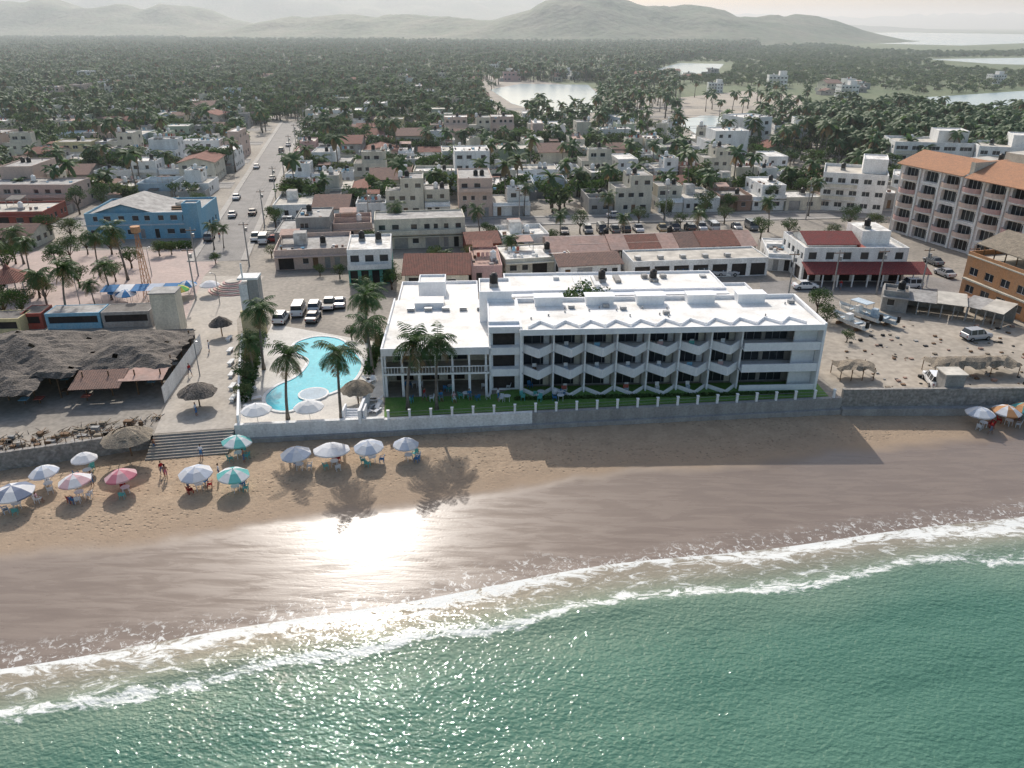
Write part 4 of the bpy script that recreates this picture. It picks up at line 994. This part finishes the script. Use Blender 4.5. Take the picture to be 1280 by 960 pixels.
for i in range(30):
    s_=R.choice([R.uniform(12,95),R.uniform(-95,-12)]); t_=R.choice(TROWS[:5]); 
    p=T(s_,t_+(1.2 if R.random()<.5 else 4.8)+(0 if s_>0 else 8))
    if inpoly(p,town): car(p,5,R.choice(cl),R.choice(['sedan','suv','pickup']))
for (s_,t_,c_) in ((3.4,98,'g'),(-3.4,120,'w'),(3.4,170,'s')): car(T(s_,t_),101,c_,'sedan')
# ---------------------------------------------------------------- umbrellas, furniture
def umb(loc,ca,cb,r_=1.5,h=2.35,tilt=(0,0),name='beach_umbrella'):
    mb=MB(); n=8; mb.cyl(0,0,0,h,.03,.025,6,METAL)
    for i in range(n):
        a0=2*math.pi*i/n;a1=2*math.pi*(i+1)/n; m_=ca if i%2==0 else cb; am=(a0+a1)/2
        P=lambda a,r,z:(r*math.cos(a),r*math.sin(a),z)
        mb.face([P(a0,r_*.5,h-.25),P(am,r_*.48,h-.28),P(a1,r_*.5,h-.25),(0,0,h)],m_)
        mb.face([P(a0,r_,h-.75),P(am,r_*.95,h-.78),P(am,r_*.48,h-.28),P(a0,r_*.5,h-.25)],m_); mb.face([P(am,r_*.95,h-.78),P(a1,r_,h-.75),P(a1,r_*.5,h-.25),P(am,r_*.48,h-.28)],m_)
        mb.face([P(a0,r_,h-.75),P(am,r_*.95,h-.78),P(am,r_*.94,h-.96),P(a0,r_*.99,h-.9)],m_); mb.face([P(am,r_*.95,h-.78),P(a1,r_,h-.75),P(a1,r_*.99,h-.9),P(am,r_*.94,h-.96)],m_)
        mb.tube([(0,0,h-.65),P(a0,r_*.55,h-.33)],[.01,.01],3,METAL)
    mb.cyl(0,0,h,h+.12,.03,.01,5,METAL)
    return mb.obj(name,loc,(tilt[0],tilt[1],R.uniform(0,1)))
F=lambda nm,c_: mat(nm,c_,tuple(x*.88 for x in c_),rough=.8,fine=.05,trans=.3)
Fw=F('fabric_white',(.82,.83,.85)); Fb=F('fabric_bluewhite',(.60,.66,.76)); Fp=F('fabric_pink',(.65,.24,.30)); Fp2=F('fabric_lightpink',(.74,.50,.52)); Ft=F('fabric_teal',(.18,.55,.53)); Fg=F('fabric_greyblue',(.22,.26,.36)); Fo=F('fabric_orange',(.65,.34,.16)); Fy=F('fabric_yellow',(.7,.6,.15)); Fbl=F('fabric_blue',(.08,.25,.5)); Fgr=F('fabric_green',(.15,.5,.12)); Frd=F('fabric_red',(.45,.04,.04))
def chair_mesh(m_):
    mb=MB(); mb.box(-.24,.24,-.24,.24,.40,.44,m_)
    mb.raw([(-.24,.22,.44),(.24,.22,.44),(.24,.32,.88),(-.24,.32,.88),(-.24,.26,.44),(.24,.26,.44),(.24,.36,.88),(-.24,.36,.88)],[(0,1,2,3),(5,4,7,6),(3,2,6,7),(1,5,6,2),(4,0,3,7)],m_)
    for x in(-.22,.22):
        for y in(-.22,.22): mb.box(x-.025,x+.025,y-.025,y+.025,0,.4,m_)
        mb.box(x-.03,x+.03,-.2,.26,.62,.66,m_); mb.box(x-.02,x+.02,-.2,-.16,.44,.62,m_)
    return mb.mesh('plastic_chair')
CH=[chair_mesh(m_) for m_ in (Fw,Fbl,Ft,Frd)]
mb=MB(); mb.cyl(0,0,.70,.73,.45,.45,14,Fw)
for x in(-.28,.28):
    for y in(-.28,.28): mb.box(x-.025,x+.025,y-.025,y+.025,0,.7,Fw)
TB=mb.mesh('plastic_table')
mb=MB(); mb.box(-.32,.32,-.9,.4,.30,.36,Fw); mb.raw([(-.32,.4,.33),(.32,.4,.33),(.32,.95,.8),(-.32,.95,.8)],[(0,1,2,3)],Fw)
for x in(-.3,.3):
    for y in(-.8,.3): mb.box(x-.03,x+.03,y-.03,y+.03,0,.3,Fw)
LG=mb.mesh('sun_lounger')
def sg_(p): p=Vector(p); return Vector((p.x,p.y,zsand(p.x,p.y)-.02))
US=[(22,634,Fg,Fw,1.9),(62,611,Fw,Fb,1.4),(110,594,Fw,Fw,1.3),(100,621,Fp2,Fw,1.55),(157,615,Fp,Fp2,1.55),(297,572,Ft,Fw,1.6),(248,610,Fw,Fb,1.65),(293,612,Ft,Fw,1.6),(373,586,Fw,Fb,1.6),(416,582,Fw,Fw,1.95),(463,577,Fw,Fb,1.6),(508,574,Fw,Fb,1.4),(1222,530,Fw,Fb,1.6),(1254,527,Fw,Fo,1.6),(1277,524,Fo,Ft,1.5)]
for i,(px,py,ca,cb,r_) in enumerate(US):
    p=sg_(G(px,py,-1.9)); umb(p,ca,cb,r_*1.04,2.45,(R.uniform(-.1,.1),R.uniform(-.1,.1)))
    inst(TB,'plastic_table',p+Vector((.35,-.5,.02)),R.uniform(0,1))
    nn=R.choice([2,3,4])
    for k in range(nn):
        a_=R.uniform(0,6.28); q=p+Vector((.35+1.0*math.cos(a_),-.5+1.0*math.sin(a_),.02)); inst(R.choice([CH[0],CH[0],CH[1],CH[3],CH[2]]),'plastic_chair',q,a_-math.pi/2)
for (px,py) in ((323,530),(388,526)): umb(G(px,py),Fw,Fw,1.75,2.6,name='pool_umbrella')
for (px,py,ca) in ((150,376,Fbl),(160,380,Fbl),(218,372,Fgr),(226,374,Fy),(236,368,Fbl),(264,368,Fw),(205,374,Fy)): umb(G(px,py),ca,Fw if ca!=Fy else Fgr,1.7,2.5,name='plaza_umbrella')
mb=MB(); 
for k in range(5): slope(mb,k*2.4,k*2.4+2.3,0,3,2.3,2.6,[Fbl,Fw,Fbl,Fb,Fbl][k],.03); [mb.cyl(k*2.4+x,y,0,2.3,.03,.03,4,METAL) for x in(.1,2.2) for y in(.1,2.9)]
mb.obj('market_awning',G(128,382),.1)
for i in range(14): inst(LG,'sun_lounger',G(R.choice([318,468,462,470,466,314,312]),R.uniform(440,520))+Vector((0,0,.02)),R.uniform(0,6))
for i in range(26):
    x=R.uniform(xl+1,6); y=R.uniform(-2.6,-.6) if i<14 else R.uniform(.6,3.5); p=HL(x,y,.05); inst(R.choice(CH[:3]),'plastic_chair',p,R.uniform(0,6.2))
    if i%3==0: inst(TB,'plastic_table',HL(x+.7,y,.05))
mb=MB(); 
for k in range(5): mb.box(-1.1,1.1,-.3*k,-.3*k+.3,0,.9-.18*k,W_hotel)
mb.box(-1.3,-1.1,-1.4,.5,0,1.4,W_hotel); mb.box(1.1,1.3,-1.4,.5,0,1.4,W_hotel); mb.obj('white_steps',G(445,520),0)
mb=MB(); a_=G(462,500); b_=G(466,530); mb.box(a_.x-.2,a_.x+.1,b_.y,a_.y,0,1.7,W_hotel); mb.obj('garden_wall')
# ---------------------------------------------------------------- palms and trees placed
def palm(px,py,k,s=1.0,name='palm_tree'): inst(PALMS[k],name,G(px,py),R.uniform(0,6.28),s)
for (px,py,k,s) in ((330,462,0,.95),(360,524,1,.95),(427,526,0,1.0),(462,445,3,.95),(466,468,2,1.0),(458,428,1,.95),(510,512,1,1.08),(546,512,3,.92),(318,472,2,.75),
  (85,398,1,1.0),(40,352,0,.8),(62,392,2,.9),(140,375,2,.85),(160,350,0,1.05),(120,386,2,.6),(176,232,0,1.1),(30,330,2,.9),(268,312,2,.7),(280,310,1,.5),(125,345,3,.8),(10,350,1,.9),(760,285,0,.8),(700,300,1,.7),(560,345,2,.6),(655,270,0,.8),(780,300,2,.7),(1130,240,1,.9),(1100,232,0,.9),(1240,215,3,1),(600,300,1,.8),(640,330,2,.7),(500,300,0,.8),(960,290,1,.8),(1010,270,0,.9),(870,300,2,.8)): palm(px,py,k,s)
for (px,py,k,s) in ((308,482,3,.7),(314,465,3,.75),(308,500,3,.5),(322,445,1,.7),(8,400,1,.9),(30,398,0,.8),(60,385,2,.8),(100,360,1,.8),(145,352,1,.7),(12,345,0,1.0),(75,345,2,.9),(110,318,0,.7),(140,318,3,.9),(300,498,3,.4),(468,455,3,.6),(478,440,3,.55),(1020,395,0,.75),(1032,405,3,.7),(1058,428,3,.45),(880,272,0,1.0),(830,276,1,.95),(798,280,3,.9),(850,285,3,.8),(905,280,1,.8),(490,362,3,.8),(458,366,3,.7),(545,330,3,.8),(700,395,3,.4),(620,352,3,.7),(-10,395,1,.9),
  (20,330,1,.9),(50,372,3,1),(90,330,0,.9),(165,335,3,.9),(5,372,3,.9),(200,320,3,.7),(215,318,3,.6),(440,425,3,.5),(470,430,0,.6),(485,350,1,.7),(540,335,3,.7),(740,325,3,.6),(645,320,0,.6),(950,300,0,.8),(985,296,3,.9),(1040,300,3,.8),(1060,288,0,.9),(1090,290,1,.8),(960,262,0,1),(1000,255,2,1),(980,245,1,1),(910,265,3,1),(340,322,3,.6),(270,330,3,.5),(400,345,3,.5),(425,348,3,.6),(465,318,0,.8),(588,330,1,.7),(612,308,0,.8),(690,308,3,.8),(345,285,0,.8),(100,268,2,1),(130,262,0,1),(60,300,0,.9),(90,300,1,.9),(250,262,1,.8),(725,292,0,.8)): inst(TREES[k],'leafy_tree',G(px,py),R.uniform(0,6),s)
for (px,py,s) in ((1010,190,1.3),(1006,150,1.1)): inst(TREES[2],'leafy_tree',G(px,py),0,(s*.7,s*.7,s*1.4))
def hedge(name,a_,b_,w,h,m_=LEAFD,nl=900):
    mb=MB(); r=random.Random(3); d=(b_-a_); Ln=d.length; rot=math.atan2(d.y,d.x)
    for i in range(nl):
        p=Vector((r.uniform(0,Ln),r.uniform(-w/2,w/2),r.uniform(.1,h))); q=Vector((r.gauss(0,1),r.gauss(0,1),r.gauss(0,1))).normalized()*.22; o_=q.orthogonal().normalized()*.15
        mb.face([p-q,p+o_,p+q,p-o_],r.choice([m_,LEAF]))
    mb.obj(name,a_,rot)
hedge('hedge',G(306,505),G(322,440),1.5,1.6); hedge('hedge',HL(-1,-1.75),HL(L-3,-1.8),.5,.35,LEAF,1500); hedge('hedge',G(460,470),G(478,425),1.2,1.3)
hedge('hedge',G(195,312),G(240,310),1.5,1.5,LEAF)
# ---------------------------------------------------------------- utility poles
def pole(p,h=8.5):
    mb=MB(); mb.cyl(0,0,0,h,.15,.1,8,W_conc); mb.box(-.9,.9,-.06,.06,h-.6,h-.48,WOOD)
    for x in(-.8,0,.8): mb.cyl(x,0,h-.48,h-.3,.05,.04,6,METAL)
    mb.cyl(.35,0,h-1.8,h-1.1,.22,.22,8,METAL); mb.obj('utility_pole',p,rad(5))
pl=[T(6.5,6+i*32) for i in range(9)]
for p in pl: pole(p)
mb=MB()
for i in range(len(pl)-1):
    for x in(-.8,0,.8):
        A=pl[i]+Vector((x,0,8.2));B=pl[i+1]+Vector((x,0,8.2)); P=[A.lerp(B,t/8)-Vector((0,0,1.0*4*(t/8)*(1-t/8))) for t in range(9)]; mb.tube(P,[.018]*9,3,BLACK)
mb.obj('power_lines')
for p in ((245,375),(248,345)): pole(G(*p),9)
for i in range(6): pole(T(30+i*34,34.4))
for i in range(5): pole(G(985+i*55,372-i*2) ,8)
for (px,py) in ((216,400),(190,345),(100,380),(275,380),(250,470)):
    mb=MB(); mb.cyl(0,0,0,5,.08,.05,6,METAL); mb.tube([(0,0,5),(.4,0,5.2),(.9,0,5.2)],[.04]*3,5,METAL); mb.box(.7,1.2,-.12,.12,5.1,5.2,METAL); mb.obj('street_lamp',G(px,py),R.uniform(0,6))
# ---------------------------------------------------------------- estuary district houses and vegetation masses
def far_houses(poly,nn):
    xs_=[p.x for p in poly]; ys_=[p.y for p in poly]; got=[];tries=0
    while len(got)<nn and tries<nn*30:
        tries+=1; p=Vector((R.uniform(min(xs_),max(xs_)),R.uniform(min(ys_),max(ys_)),0))
        if not inpoly(p,poly) or any((p-q).length<17 for q in got): continue
        got.append(p); w,d,me=R.choice(VAR); inst(me,'town_house',p,rad(R.choice([5,20,95,-15])),R.uniform(.95,1.25))
far_houses([G(620,102),G(660,92),G(880,92),G(900,100),G(770,103),G(760,102),G(640,102)],26)
far_houses([G(1030,118),G(1040,106),G(1100,108),G(1090,125)],6)
far_houses([G(770,162),G(760,178),G(960,208),G(1010,190),G(940,176),G(850,172)],14)
for (px,py,s_) in ((960,110,1.5),(1050,122,1.3),(885,116,1.1),(610,92,1.4),(965,185,1.4),(700,98,1.1),(1240,105,1.2)):
    mb=MB(); whiteblock(mb,14,12); mb.obj('white_villa',G(px,py),R.uniform(-.2,.3),scale=s_*.62)
def sample(poly,nn):
    xs_=[p[0] for p in poly]; ys_=[p[1] for p in poly]; out=[]; k=0
    while len(out)<nn and k<nn*20:
        k+=1; p=(R.uniform(min(xs_),max(xs_)),R.uniform(min(ys_),max(ys_)),0)
        if inpoly(p,poly): out.append(p)
    return out
# open water, plus the open shore on its seaward side
wat=[[G(*p) for p in q] for q in ([(598,120),(640,102),(740,102),(760,120),(755,158),(700,164),(620,150)],[(835,152),(880,140),(940,145),(935,176),(860,178)],[(1105,124),(1200,118),(1290,111),(1500,110),(1500,172),(1290,160),(1200,156),(1110,142)],[(815,90),(850,77),(920,78),(912,98),(840,102)],[(855,154),(845,120),(930,110),(1005,118),(1015,148),(960,160)],[(1000,45),(1020,40),(1500,44),(2200,58),(2200,80),(1500,72),(1280,64),(1190,66),(1090,63),(1030,55)],[(1150,73),(1300,70),(1500,79),(1500,94),(1300,90),(1200,88)])]
dry=lambda p: not any(inpoly(p,w) for w in wat)
far_palm=sample([(-1700,650),(-600,560),(-250,560),(60,600),(200,1000),(420,1500),(700,2300),(-1900,2600)],22000)
scatter('palm_grove',[sp(p,.85,1.3) for p in far_palm if not inpoly(p,town) and dry(p)],PSIMP)
far_tree=sample([(-1700,650),(-600,560),(-200,540),(60,560),(200,1000),(420,1500),(700,2300),(-1900,2600)],10000)
scatter('woodland',[sp(p,1.0,1.7) for p in far_tree if not inpoly(p,town) and dry(p)],TSIMP)
mg=sample([G(760,100),G(800,84),G(840,74),G(900,60),G(1060,56),G(1290,64),G(1500,75),G(1500,112),G(1130,118),G(1060,104),G(960,98)],6500)
scatter('mangrove',[sp(p,.6,1.1) for p in mg if dry(p)],MSIMP)
mg=sample([(60,620),(300,620),(900,700),(2600,2600),(3000,3000),(700,2600),(200,1200)],7000)
scatter('mangrove',[sp(p,.7,1.2) for p in mg if dry(p)],MSIMP)
a1=sample([G(640,155),G(740,158),G(840,172),G(960,200),G(1120,250),G(1300,235),G(1300,150),G(1140,142),G(1010,150),G(940,165),G(860,170),G(760,150),G(760,112),G(850,105),G(1000,108),G(1010,100),G(760,95),G(640,98)],1300)
scatter('shore_trees',[sp(p,.6,1.0) for p in a1 if dry(p) and not inpoly(p,town)],TSIMP)
a2=sample([G(640,155),G(740,158),G(840,172),G(960,200),G(1100,215),G(1300,222),G(1300,150),G(1140,142),G(1010,150),G(940,165),G(860,170),G(760,150),G(760,112),G(850,105)],620)
scatter('shore_palms',[sp(p,.8,1.15) for p in a2 if dry(p) and not inpoly(p,town)],PSIMP)
rim=[G(R.uniform(650,760),R.uniform(99,103)) for _ in range(60)]+[G(R.uniform(750,850),R.uniform(104,150)) for _ in range(110)]+[G(R.uniform(1020,1290),R.uniform(158,205)) for _ in range(200)]+[G(R.uniform(660,760),R.uniform(150,168)) for _ in range(34)]+[G(R.uniform(850,1010),R.uniform(118,156)) for _ in range(26)]
scatter('estuary_palms',[sp(p,.8,1.25) for p in rim],PSIMP)
a3=sample(town,1900); palmpts+= [sp(p,.75,1.2) for p in a3 if p[1]>340]; treepts+=[sp(p,.8,1.35) for p in sample(town,6500) if p[1]>390]; treepts+=[sp(p,.7,1.2) for p in sample(town,1500) if p[1]>290]
def offroad(p):
    # keep the carriageway of the main street clear
    dx=p[0][0]-O.x; dy=p[0][1]-O.y; det=ES.x*ET.y-ES.y*ET.x; s_=(dx*ET.y-dy*ET.x)/det; t_=(ES.x*dy-ES.y*dx)/det
    return not (abs(s_)<7 and t_<256)
scatter('town_trees',[p for p in treepts if offroad(p)],TSIMP); scatter('town_palms',[p for p in palmpts if offroad(p)],PSIMP)
# ---------------------------------------------------------------- hills
HILL=mat('hill_scrub',(.055,.085,.038),(.115,.11,.07),scale=.012,bscale=.06,fine=.4,lo=.4,hi=.7,bump=5)
def hills(name,x0,x1,y0,y1,nx,ny,bumps,amp,seed):
    v=[];f=[]
    for i in range(nx+1):
        for j in range(ny+1):
            x=x0+(x1-x0)*i/nx;y=y0+(y1-y0)*j/ny; z=0
            for (bx,by,h,sx,sy) in bumps: z+=h*math.exp(-((x-bx)/sx)**2-((y-by)/sy)**2)
            z*=1+amp*(noise.fractal(Vector((x*.004+seed,y*.004,0)),1,2,5))
            v.append((x,y,z-4))
    n=ny+1
    for i in range(nx):
        for j in range(ny): f.append((i*n+j,(i+1)*n+j,(i+1)*n+j+1,i*n+j+1))
    me=bpy.data.meshes.new(name); me.from_pydata(v,[],f); me.materials.append(HILL); me.polygons.foreach_set('use_smooth',[True]*len(f)); me.update()
    o=bpy.data.objects.new(name,me); COL.objects.link(o)
hills('hill',-1500,1700,1700,3400,180,100,[(420,2250,70,230,260),(150,2250,58,170,230),(-160,2350,50,260,250),(-560,2450,64,300,250),(700,2300,44,200,200),(880,2380,24,170,150),(200,2050,28,320,140)],.45,2)
hills('hill',-3600,-700,2300,4200,130,70,[(-1150,2900,78,380,300),(-1750,2950,92,420,300),(-2400,3000,84,420,300),(-3000,3200,80,400,300)],.45,5)
hills('mountains',-7000,5000,4200,8000,150,50,[(-3600,5600,230,1300,700),(-2300,5400,200,900,600),(-1300,5300,190,800,600),(-300,5800,150,700,600),(500,6300,130,900,600),(1700,6300,60,1100,600)],.4,7)
hills('mountains',-2000,9000,8500,13000,110,30,[(3000,10500,110,1500,900),(5500,10800,120,1500,900),(1000,10500,150,1500,900),(7500,10500,110,1500,900)],.4,9)
hills('hill',1100,2900,1700,3200,60,40,[(1620,2300,26,150,120),(1950,2500,30,220,140),(2500,2600,30,200,140)],.4,12)
# ---------------------------------------------------------------- people
SK=mat('skin',(.32,.17,.11),(.28,.15,.10),rough=.6); HAIR=mat('hair',(.02,.015,.012)); 
def person_mesh(pose,top,bot,seed=0,female=False):
    J={}; 
    if pose=='sit': hip=.50; 
    else: hip=.93
    J['pel']=(0,0,hip); J['wai']=(0,.0,hip+.16); J['che']=(0,.01 if pose!='sit' else .05,hip+.40); J['nec']=(0,0.01 if pose!='sit' else .05,hip+.56)
    sw=.18 if not female else .16
    for s,nm in((-1,'L'),(1,'R')):
        J['sh'+nm]=(s*sw,J['che'][1],hip+.46)
        if pose=='walk': J['el'+nm]=(s*(sw+.06),.10*s,hip+.20); J['wr'+nm]=(s*(sw+.07),.10*s-.10,hip-.02)
        elif pose=='sit': J['el'+nm]=(s*(sw+.08),-.02,hip+.20); J['wr'+nm]=(s*(sw),-.25,hip+.16)
        elif pose=='wave' and s>0: J['el'+nm]=(s*(sw+.14),-.1,hip+.34); J['wr'+nm]=(s*(sw+.05),-.28,hip+.45)
        else: J['el'+nm]=(s*(sw+.06),.02,hip+.19); J['wr'+nm]=(s*(sw+.08),-.05,hip-.05)
        J['hi'+nm]=(s*.09,0,hip-.04)
        if pose=='sit': J['kn'+nm]=(s*.12,-.44,hip+.02); J['an'+nm]=(s*.13,-.46,.08); J['to'+nm]=(s*.14,-.64,.03)
        elif pose=='walk': J['kn'+nm]=(s*.10,-.16*s-.04,.50); J['an'+nm]=(s*.10,-.28*s+.04,.09+(.04 if s<0 else 0)); J['to'+nm]=(s*.10,-.28*s-.14,.03)
        else: J['kn'+nm]=(s*.11,-.02,.49); J['an'+nm]=(s*.12,.01,.08); J['to'+nm]=(s*.14,-.17,.03)
    RD={'pel':(.15,.11),'wai':(.125,.09),'che':(.165,.11),'nec':(.06,.06),'sh':(.065,.065),'el':(.043,.043),'wr':(.03,.03),'hi':(.095,.095),'kn':(.06,.06),'an':(.04,.04),'to':(.035,.03)}
    ed=[('pel','wai'),('wai','che'),('che','nec')]
    for nm in 'LR': ed+=[('che','sh'+nm),('sh'+nm,'el'+nm),('el'+nm,'wr'+nm),('pel','hi'+nm),('hi'+nm,'kn'+nm),('kn'+nm,'an'+nm),('an'+nm,'to'+nm)]
    ks=list(J); me=bpy.data.meshes.new('tmp'); me.from_pydata([J[k] for k in ks],[(ks.index(a_),ks.index(b_)) for a_,b_ in ed],[])
    o=bpy.data.objects.new('tmp',me); COL.objects.link(o); o.modifiers.new('s','SKIN')
    for i,k in enumerate(ks):
        sv=me.skin_vertices[0].data[i]; q=RD.get(k) or RD[k[:2]]; sv.radius=q; sv.use_root=(k=='pel')
    sb=o.modifiers.new('u','SUBSURF'); sb.levels=1
    dg=bpy.context.evaluated_depsgraph_get(); ev=o.evaluated_get(dg); em=ev.to_mesh()
    V=[v.co.copy() for v in em.vertices]; Fc=[tuple(p.vertices) for p in em.polygons]; ev.to_mesh_clear(); bpy.data.objects.remove(o)
    def emat(e):
        a_,b_=e
        if a_ in('wai','che') or b_=='che' or b_[:2]=='sh': return top
        if a_=='pel' or a_[:2]=='hi': return bot
        if a_[:2]=='sh': return top if not female else SK
        return SK
    mb=MB()
    mb.v.extend([tuple(v) for v in V])
    for f in Fc:
        cc=sum((V[i] for i in f),Vector())/len(f); best=None;bd=9
        for e in ed:
            A=Vector(J[e[0]]);B=Vector(J[e[1]]); d=B-A; t=max(0,min(1,(cc-A).dot(d)/d.length_squared)); dist=(cc-(A+d*t)).length-.5*(RD.get(e[0]) or RD[e[0][:2]])[0]
            if dist<bd: bd=dist;best=e
        mb.f.append(f); mb.m.append(mb.mi(emat(best))); mb.sm.append(True)
    hc=Vector(J['nec'])+Vector((0,-.015,.16))
    def ell(c_,a_,b_,c2,m_,n=12,zmin=-1):
        v=[];f=[];rows=8
        for i in range(rows+1):
            th=math.pi*i/rows
            for k in range(n): ph=2*math.pi*k/n; v.append((c_.x+a_*math.sin(th)*math.cos(ph),c_.y+b_*math.sin(th)*math.sin(ph),c_.z+c2*math.cos(th)))
        for i in range(rows):
            if math.cos(math.pi*(i+.5)/rows)<zmin: break
            for k in range(n): f.append((i*n+k,i*n+(k+1)%n,(i+1)*n+(k+1)%n,(i+1)*n+k))
        mb.raw(v,f,m_,True)
    ell(hc,.076,.095,.118,SK); ell(hc+Vector((0,.018,.018)),.084,.098,.118,HAIR,zmin=-.05)
    if female: ell(hc+Vector((0,.06,-.06)),.07,.05,.15,HAIR)
    mb.raw([hc+Vector(q) for q in ((-.014,-.09,-.03),(.014,-.09,-.03),(0,-.118,-.035),(0,-.092,.015))],[(0,1,2),(0,2,3),(1,3,2)],SK)
    for s in(-1,1):
        ell(hc+Vector((s*.03,-.086,.0)),.012,.01,.008,BLACK,6); ell(hc+Vector((s*.078,.0,-.01)),.012,.02,.03,SK,6)
    mb.box(hc.x-.022,hc.x+.022,hc.y-.088,hc.y-.082,hc.z-.062,hc.z-.054,W_red)
    mb.tube([J['nec'],hc-Vector((0,0,.06))],[.055,.05],8,SK)
    for nm,s in(('L',-1),('R',1)):
        w=Vector(J['wr'+nm]); d=(w-Vector(J['el'+nm])).normalized(); sd=d.cross(Vector((1,0,0))).normalized() if pose!='sit' else Vector((s,0,0)); nrm=d.cross(sd).normalized()
        mb.tube([w-d*.02,w+d*.04,w+d*.09],[.028,.038,.034],7,SK)
        for k,ln in enumerate((.065,.078,.072,.055)):
            b_=w+d*.085+sd*(k-1.5)*.019; mb.tube([b_,b_+d*ln*.55+nrm*.006,b_+d*ln*.95+nrm*.022],[.0095,.009,.007],5,SK)
        b_=w+d*.03-sd*.032; mb.tube([b_,b_+d*.03-sd*.022,b_+d*.06-sd*.026+nrm*.01],[.011,.010,.008],5,SK)
    return mb.mesh('person')
PM={'st':person_mesh('stand',Fw,Fbl,1),'wk':person_mesh('walk',Frd,Fg,2),'sit':person_mesh('sit',Fbl,Fg,3),'sit2':person_mesh('sit',Fp2,Fw,4,True),'wf':person_mesh('walk',SK,Fp,5,True),'wv':person_mesh('wave',SK,Fbl,6)}
for (px,py,k,a_) in ((204,597,'wk',40),(209,601,'wf',200),(253,576,'st',0),(195,568,'wv',150),(180,560,'st',60),(306,612,'st',20),(48,630,'sit2',100),(117,610,'st',10),(306,582,'wv',90),(236,614,'wk',10),(1238,540,'wk',80),(275,600,'st',300)):
    p=sg_(G(px,py,-1.9)); q=PM[k]
    if k.startswith('sit'): inst(CH[0],'plastic_chair',p+Vector((0,.03,.02)),rad(a_))
    inst(q,'person',p+Vector((0,0,.03)),rad(a_))
for (px,py,k) in ((238,470,'wk'),(262,440,'st'),(222,440,'wf'),(246,520,'st'),(1050,362,'wk'),(1150,366,'st'),(275,300,'wk')): inst(PM[k],'person',G(px,py,0)+Vector((0,0,.04)),R.uniform(0,6))
for (x,y,k) in ((-10,-1.4,'sit'),(-8.4,-1.9,'sit2'),(-6.5,-1.2,'sit'),(-3,-2,'st'),(-12,-1.5,'wk')):
    p=HL(x,y,.05); 
    if k.startswith('sit'): inst(CH[2],'plastic_chair',p+Vector((0,.03,0)),.3); inst(PM[k],'person',p,.3)
    else: inst(PM[k],'person',p,1)
# ---------------------------------------------------------------- haze (real scattering air over the coast)
mb=MB(); mb.box(-13000,13000,128,13500,-30,200,GR); o=mb.obj('haze'); o.data.materials.clear()
hm=bpy.data.materials.new('haze_air'); hm.use_nodes=True; n,l=nt(hm); n.clear(); out=n.new('ShaderNodeOutputMaterial'); vs=n.new('ShaderNodeVolumeScatter'); vs.inputs['Density'].default_value=.00023; vs.inputs['Anisotropy'].default_value=.25; vs.inputs['Color'].default_value=(.84,.93,1,1)
l.new(vs.outputs[0],out.inputs['Volume']); o.data.materials.append(hm)
# ---------------------------------------------------------------- light, sky, camera
EL=rad(38.5); AZ=rad(-12.5)
w=bpy.data.worlds.new('World'); scene.world=w; w.use_nodes=True; n,l=w.node_tree.nodes,w.node_tree.links
sky=n.new('ShaderNodeTexSky'); sky.sky_type='NISHITA'; sky.sun_disc=False; sky.sun_elevation=EL; sky.sun_rotation=AZ; sky.dust_density=3; sky.air_density=1.3
l.new(sky.outputs[0],n['Background'].inputs['Color']); n['Background'].inputs['Strength'].default_value=.15
sv=Vector((math.sin(AZ)*math.cos(EL),math.cos(AZ)*math.cos(EL),math.sin(EL)))
ld=bpy.data.lights.new('sun','SUN'); ld.energy=4.0; ld.angle=rad(.5); ld.color=(1,.955,.89); lo=bpy.data.objects.new('sun',ld); lo.rotation_euler=sv.to_track_quat('Z','Y').to_euler(); lo.location=(0,0,150); COL.objects.link(lo)
cd=bpy.data.cameras.new('camera'); cd.sensor_width=36; cd.lens=36*974/1280; cd.clip_start=.5; cd.clip_end=60000
co_=bpy.data.objects.new('camera',cd); co_.location=(0,0,CAMH); co_.rotation_euler=(math.pi/2-PITCH,0,0); COL.objects.link(co_); scene.camera=co_
scene.view_settings.view_transform='Standard'; scene.view_settings.look='None'; scene.view_settings.exposure=0
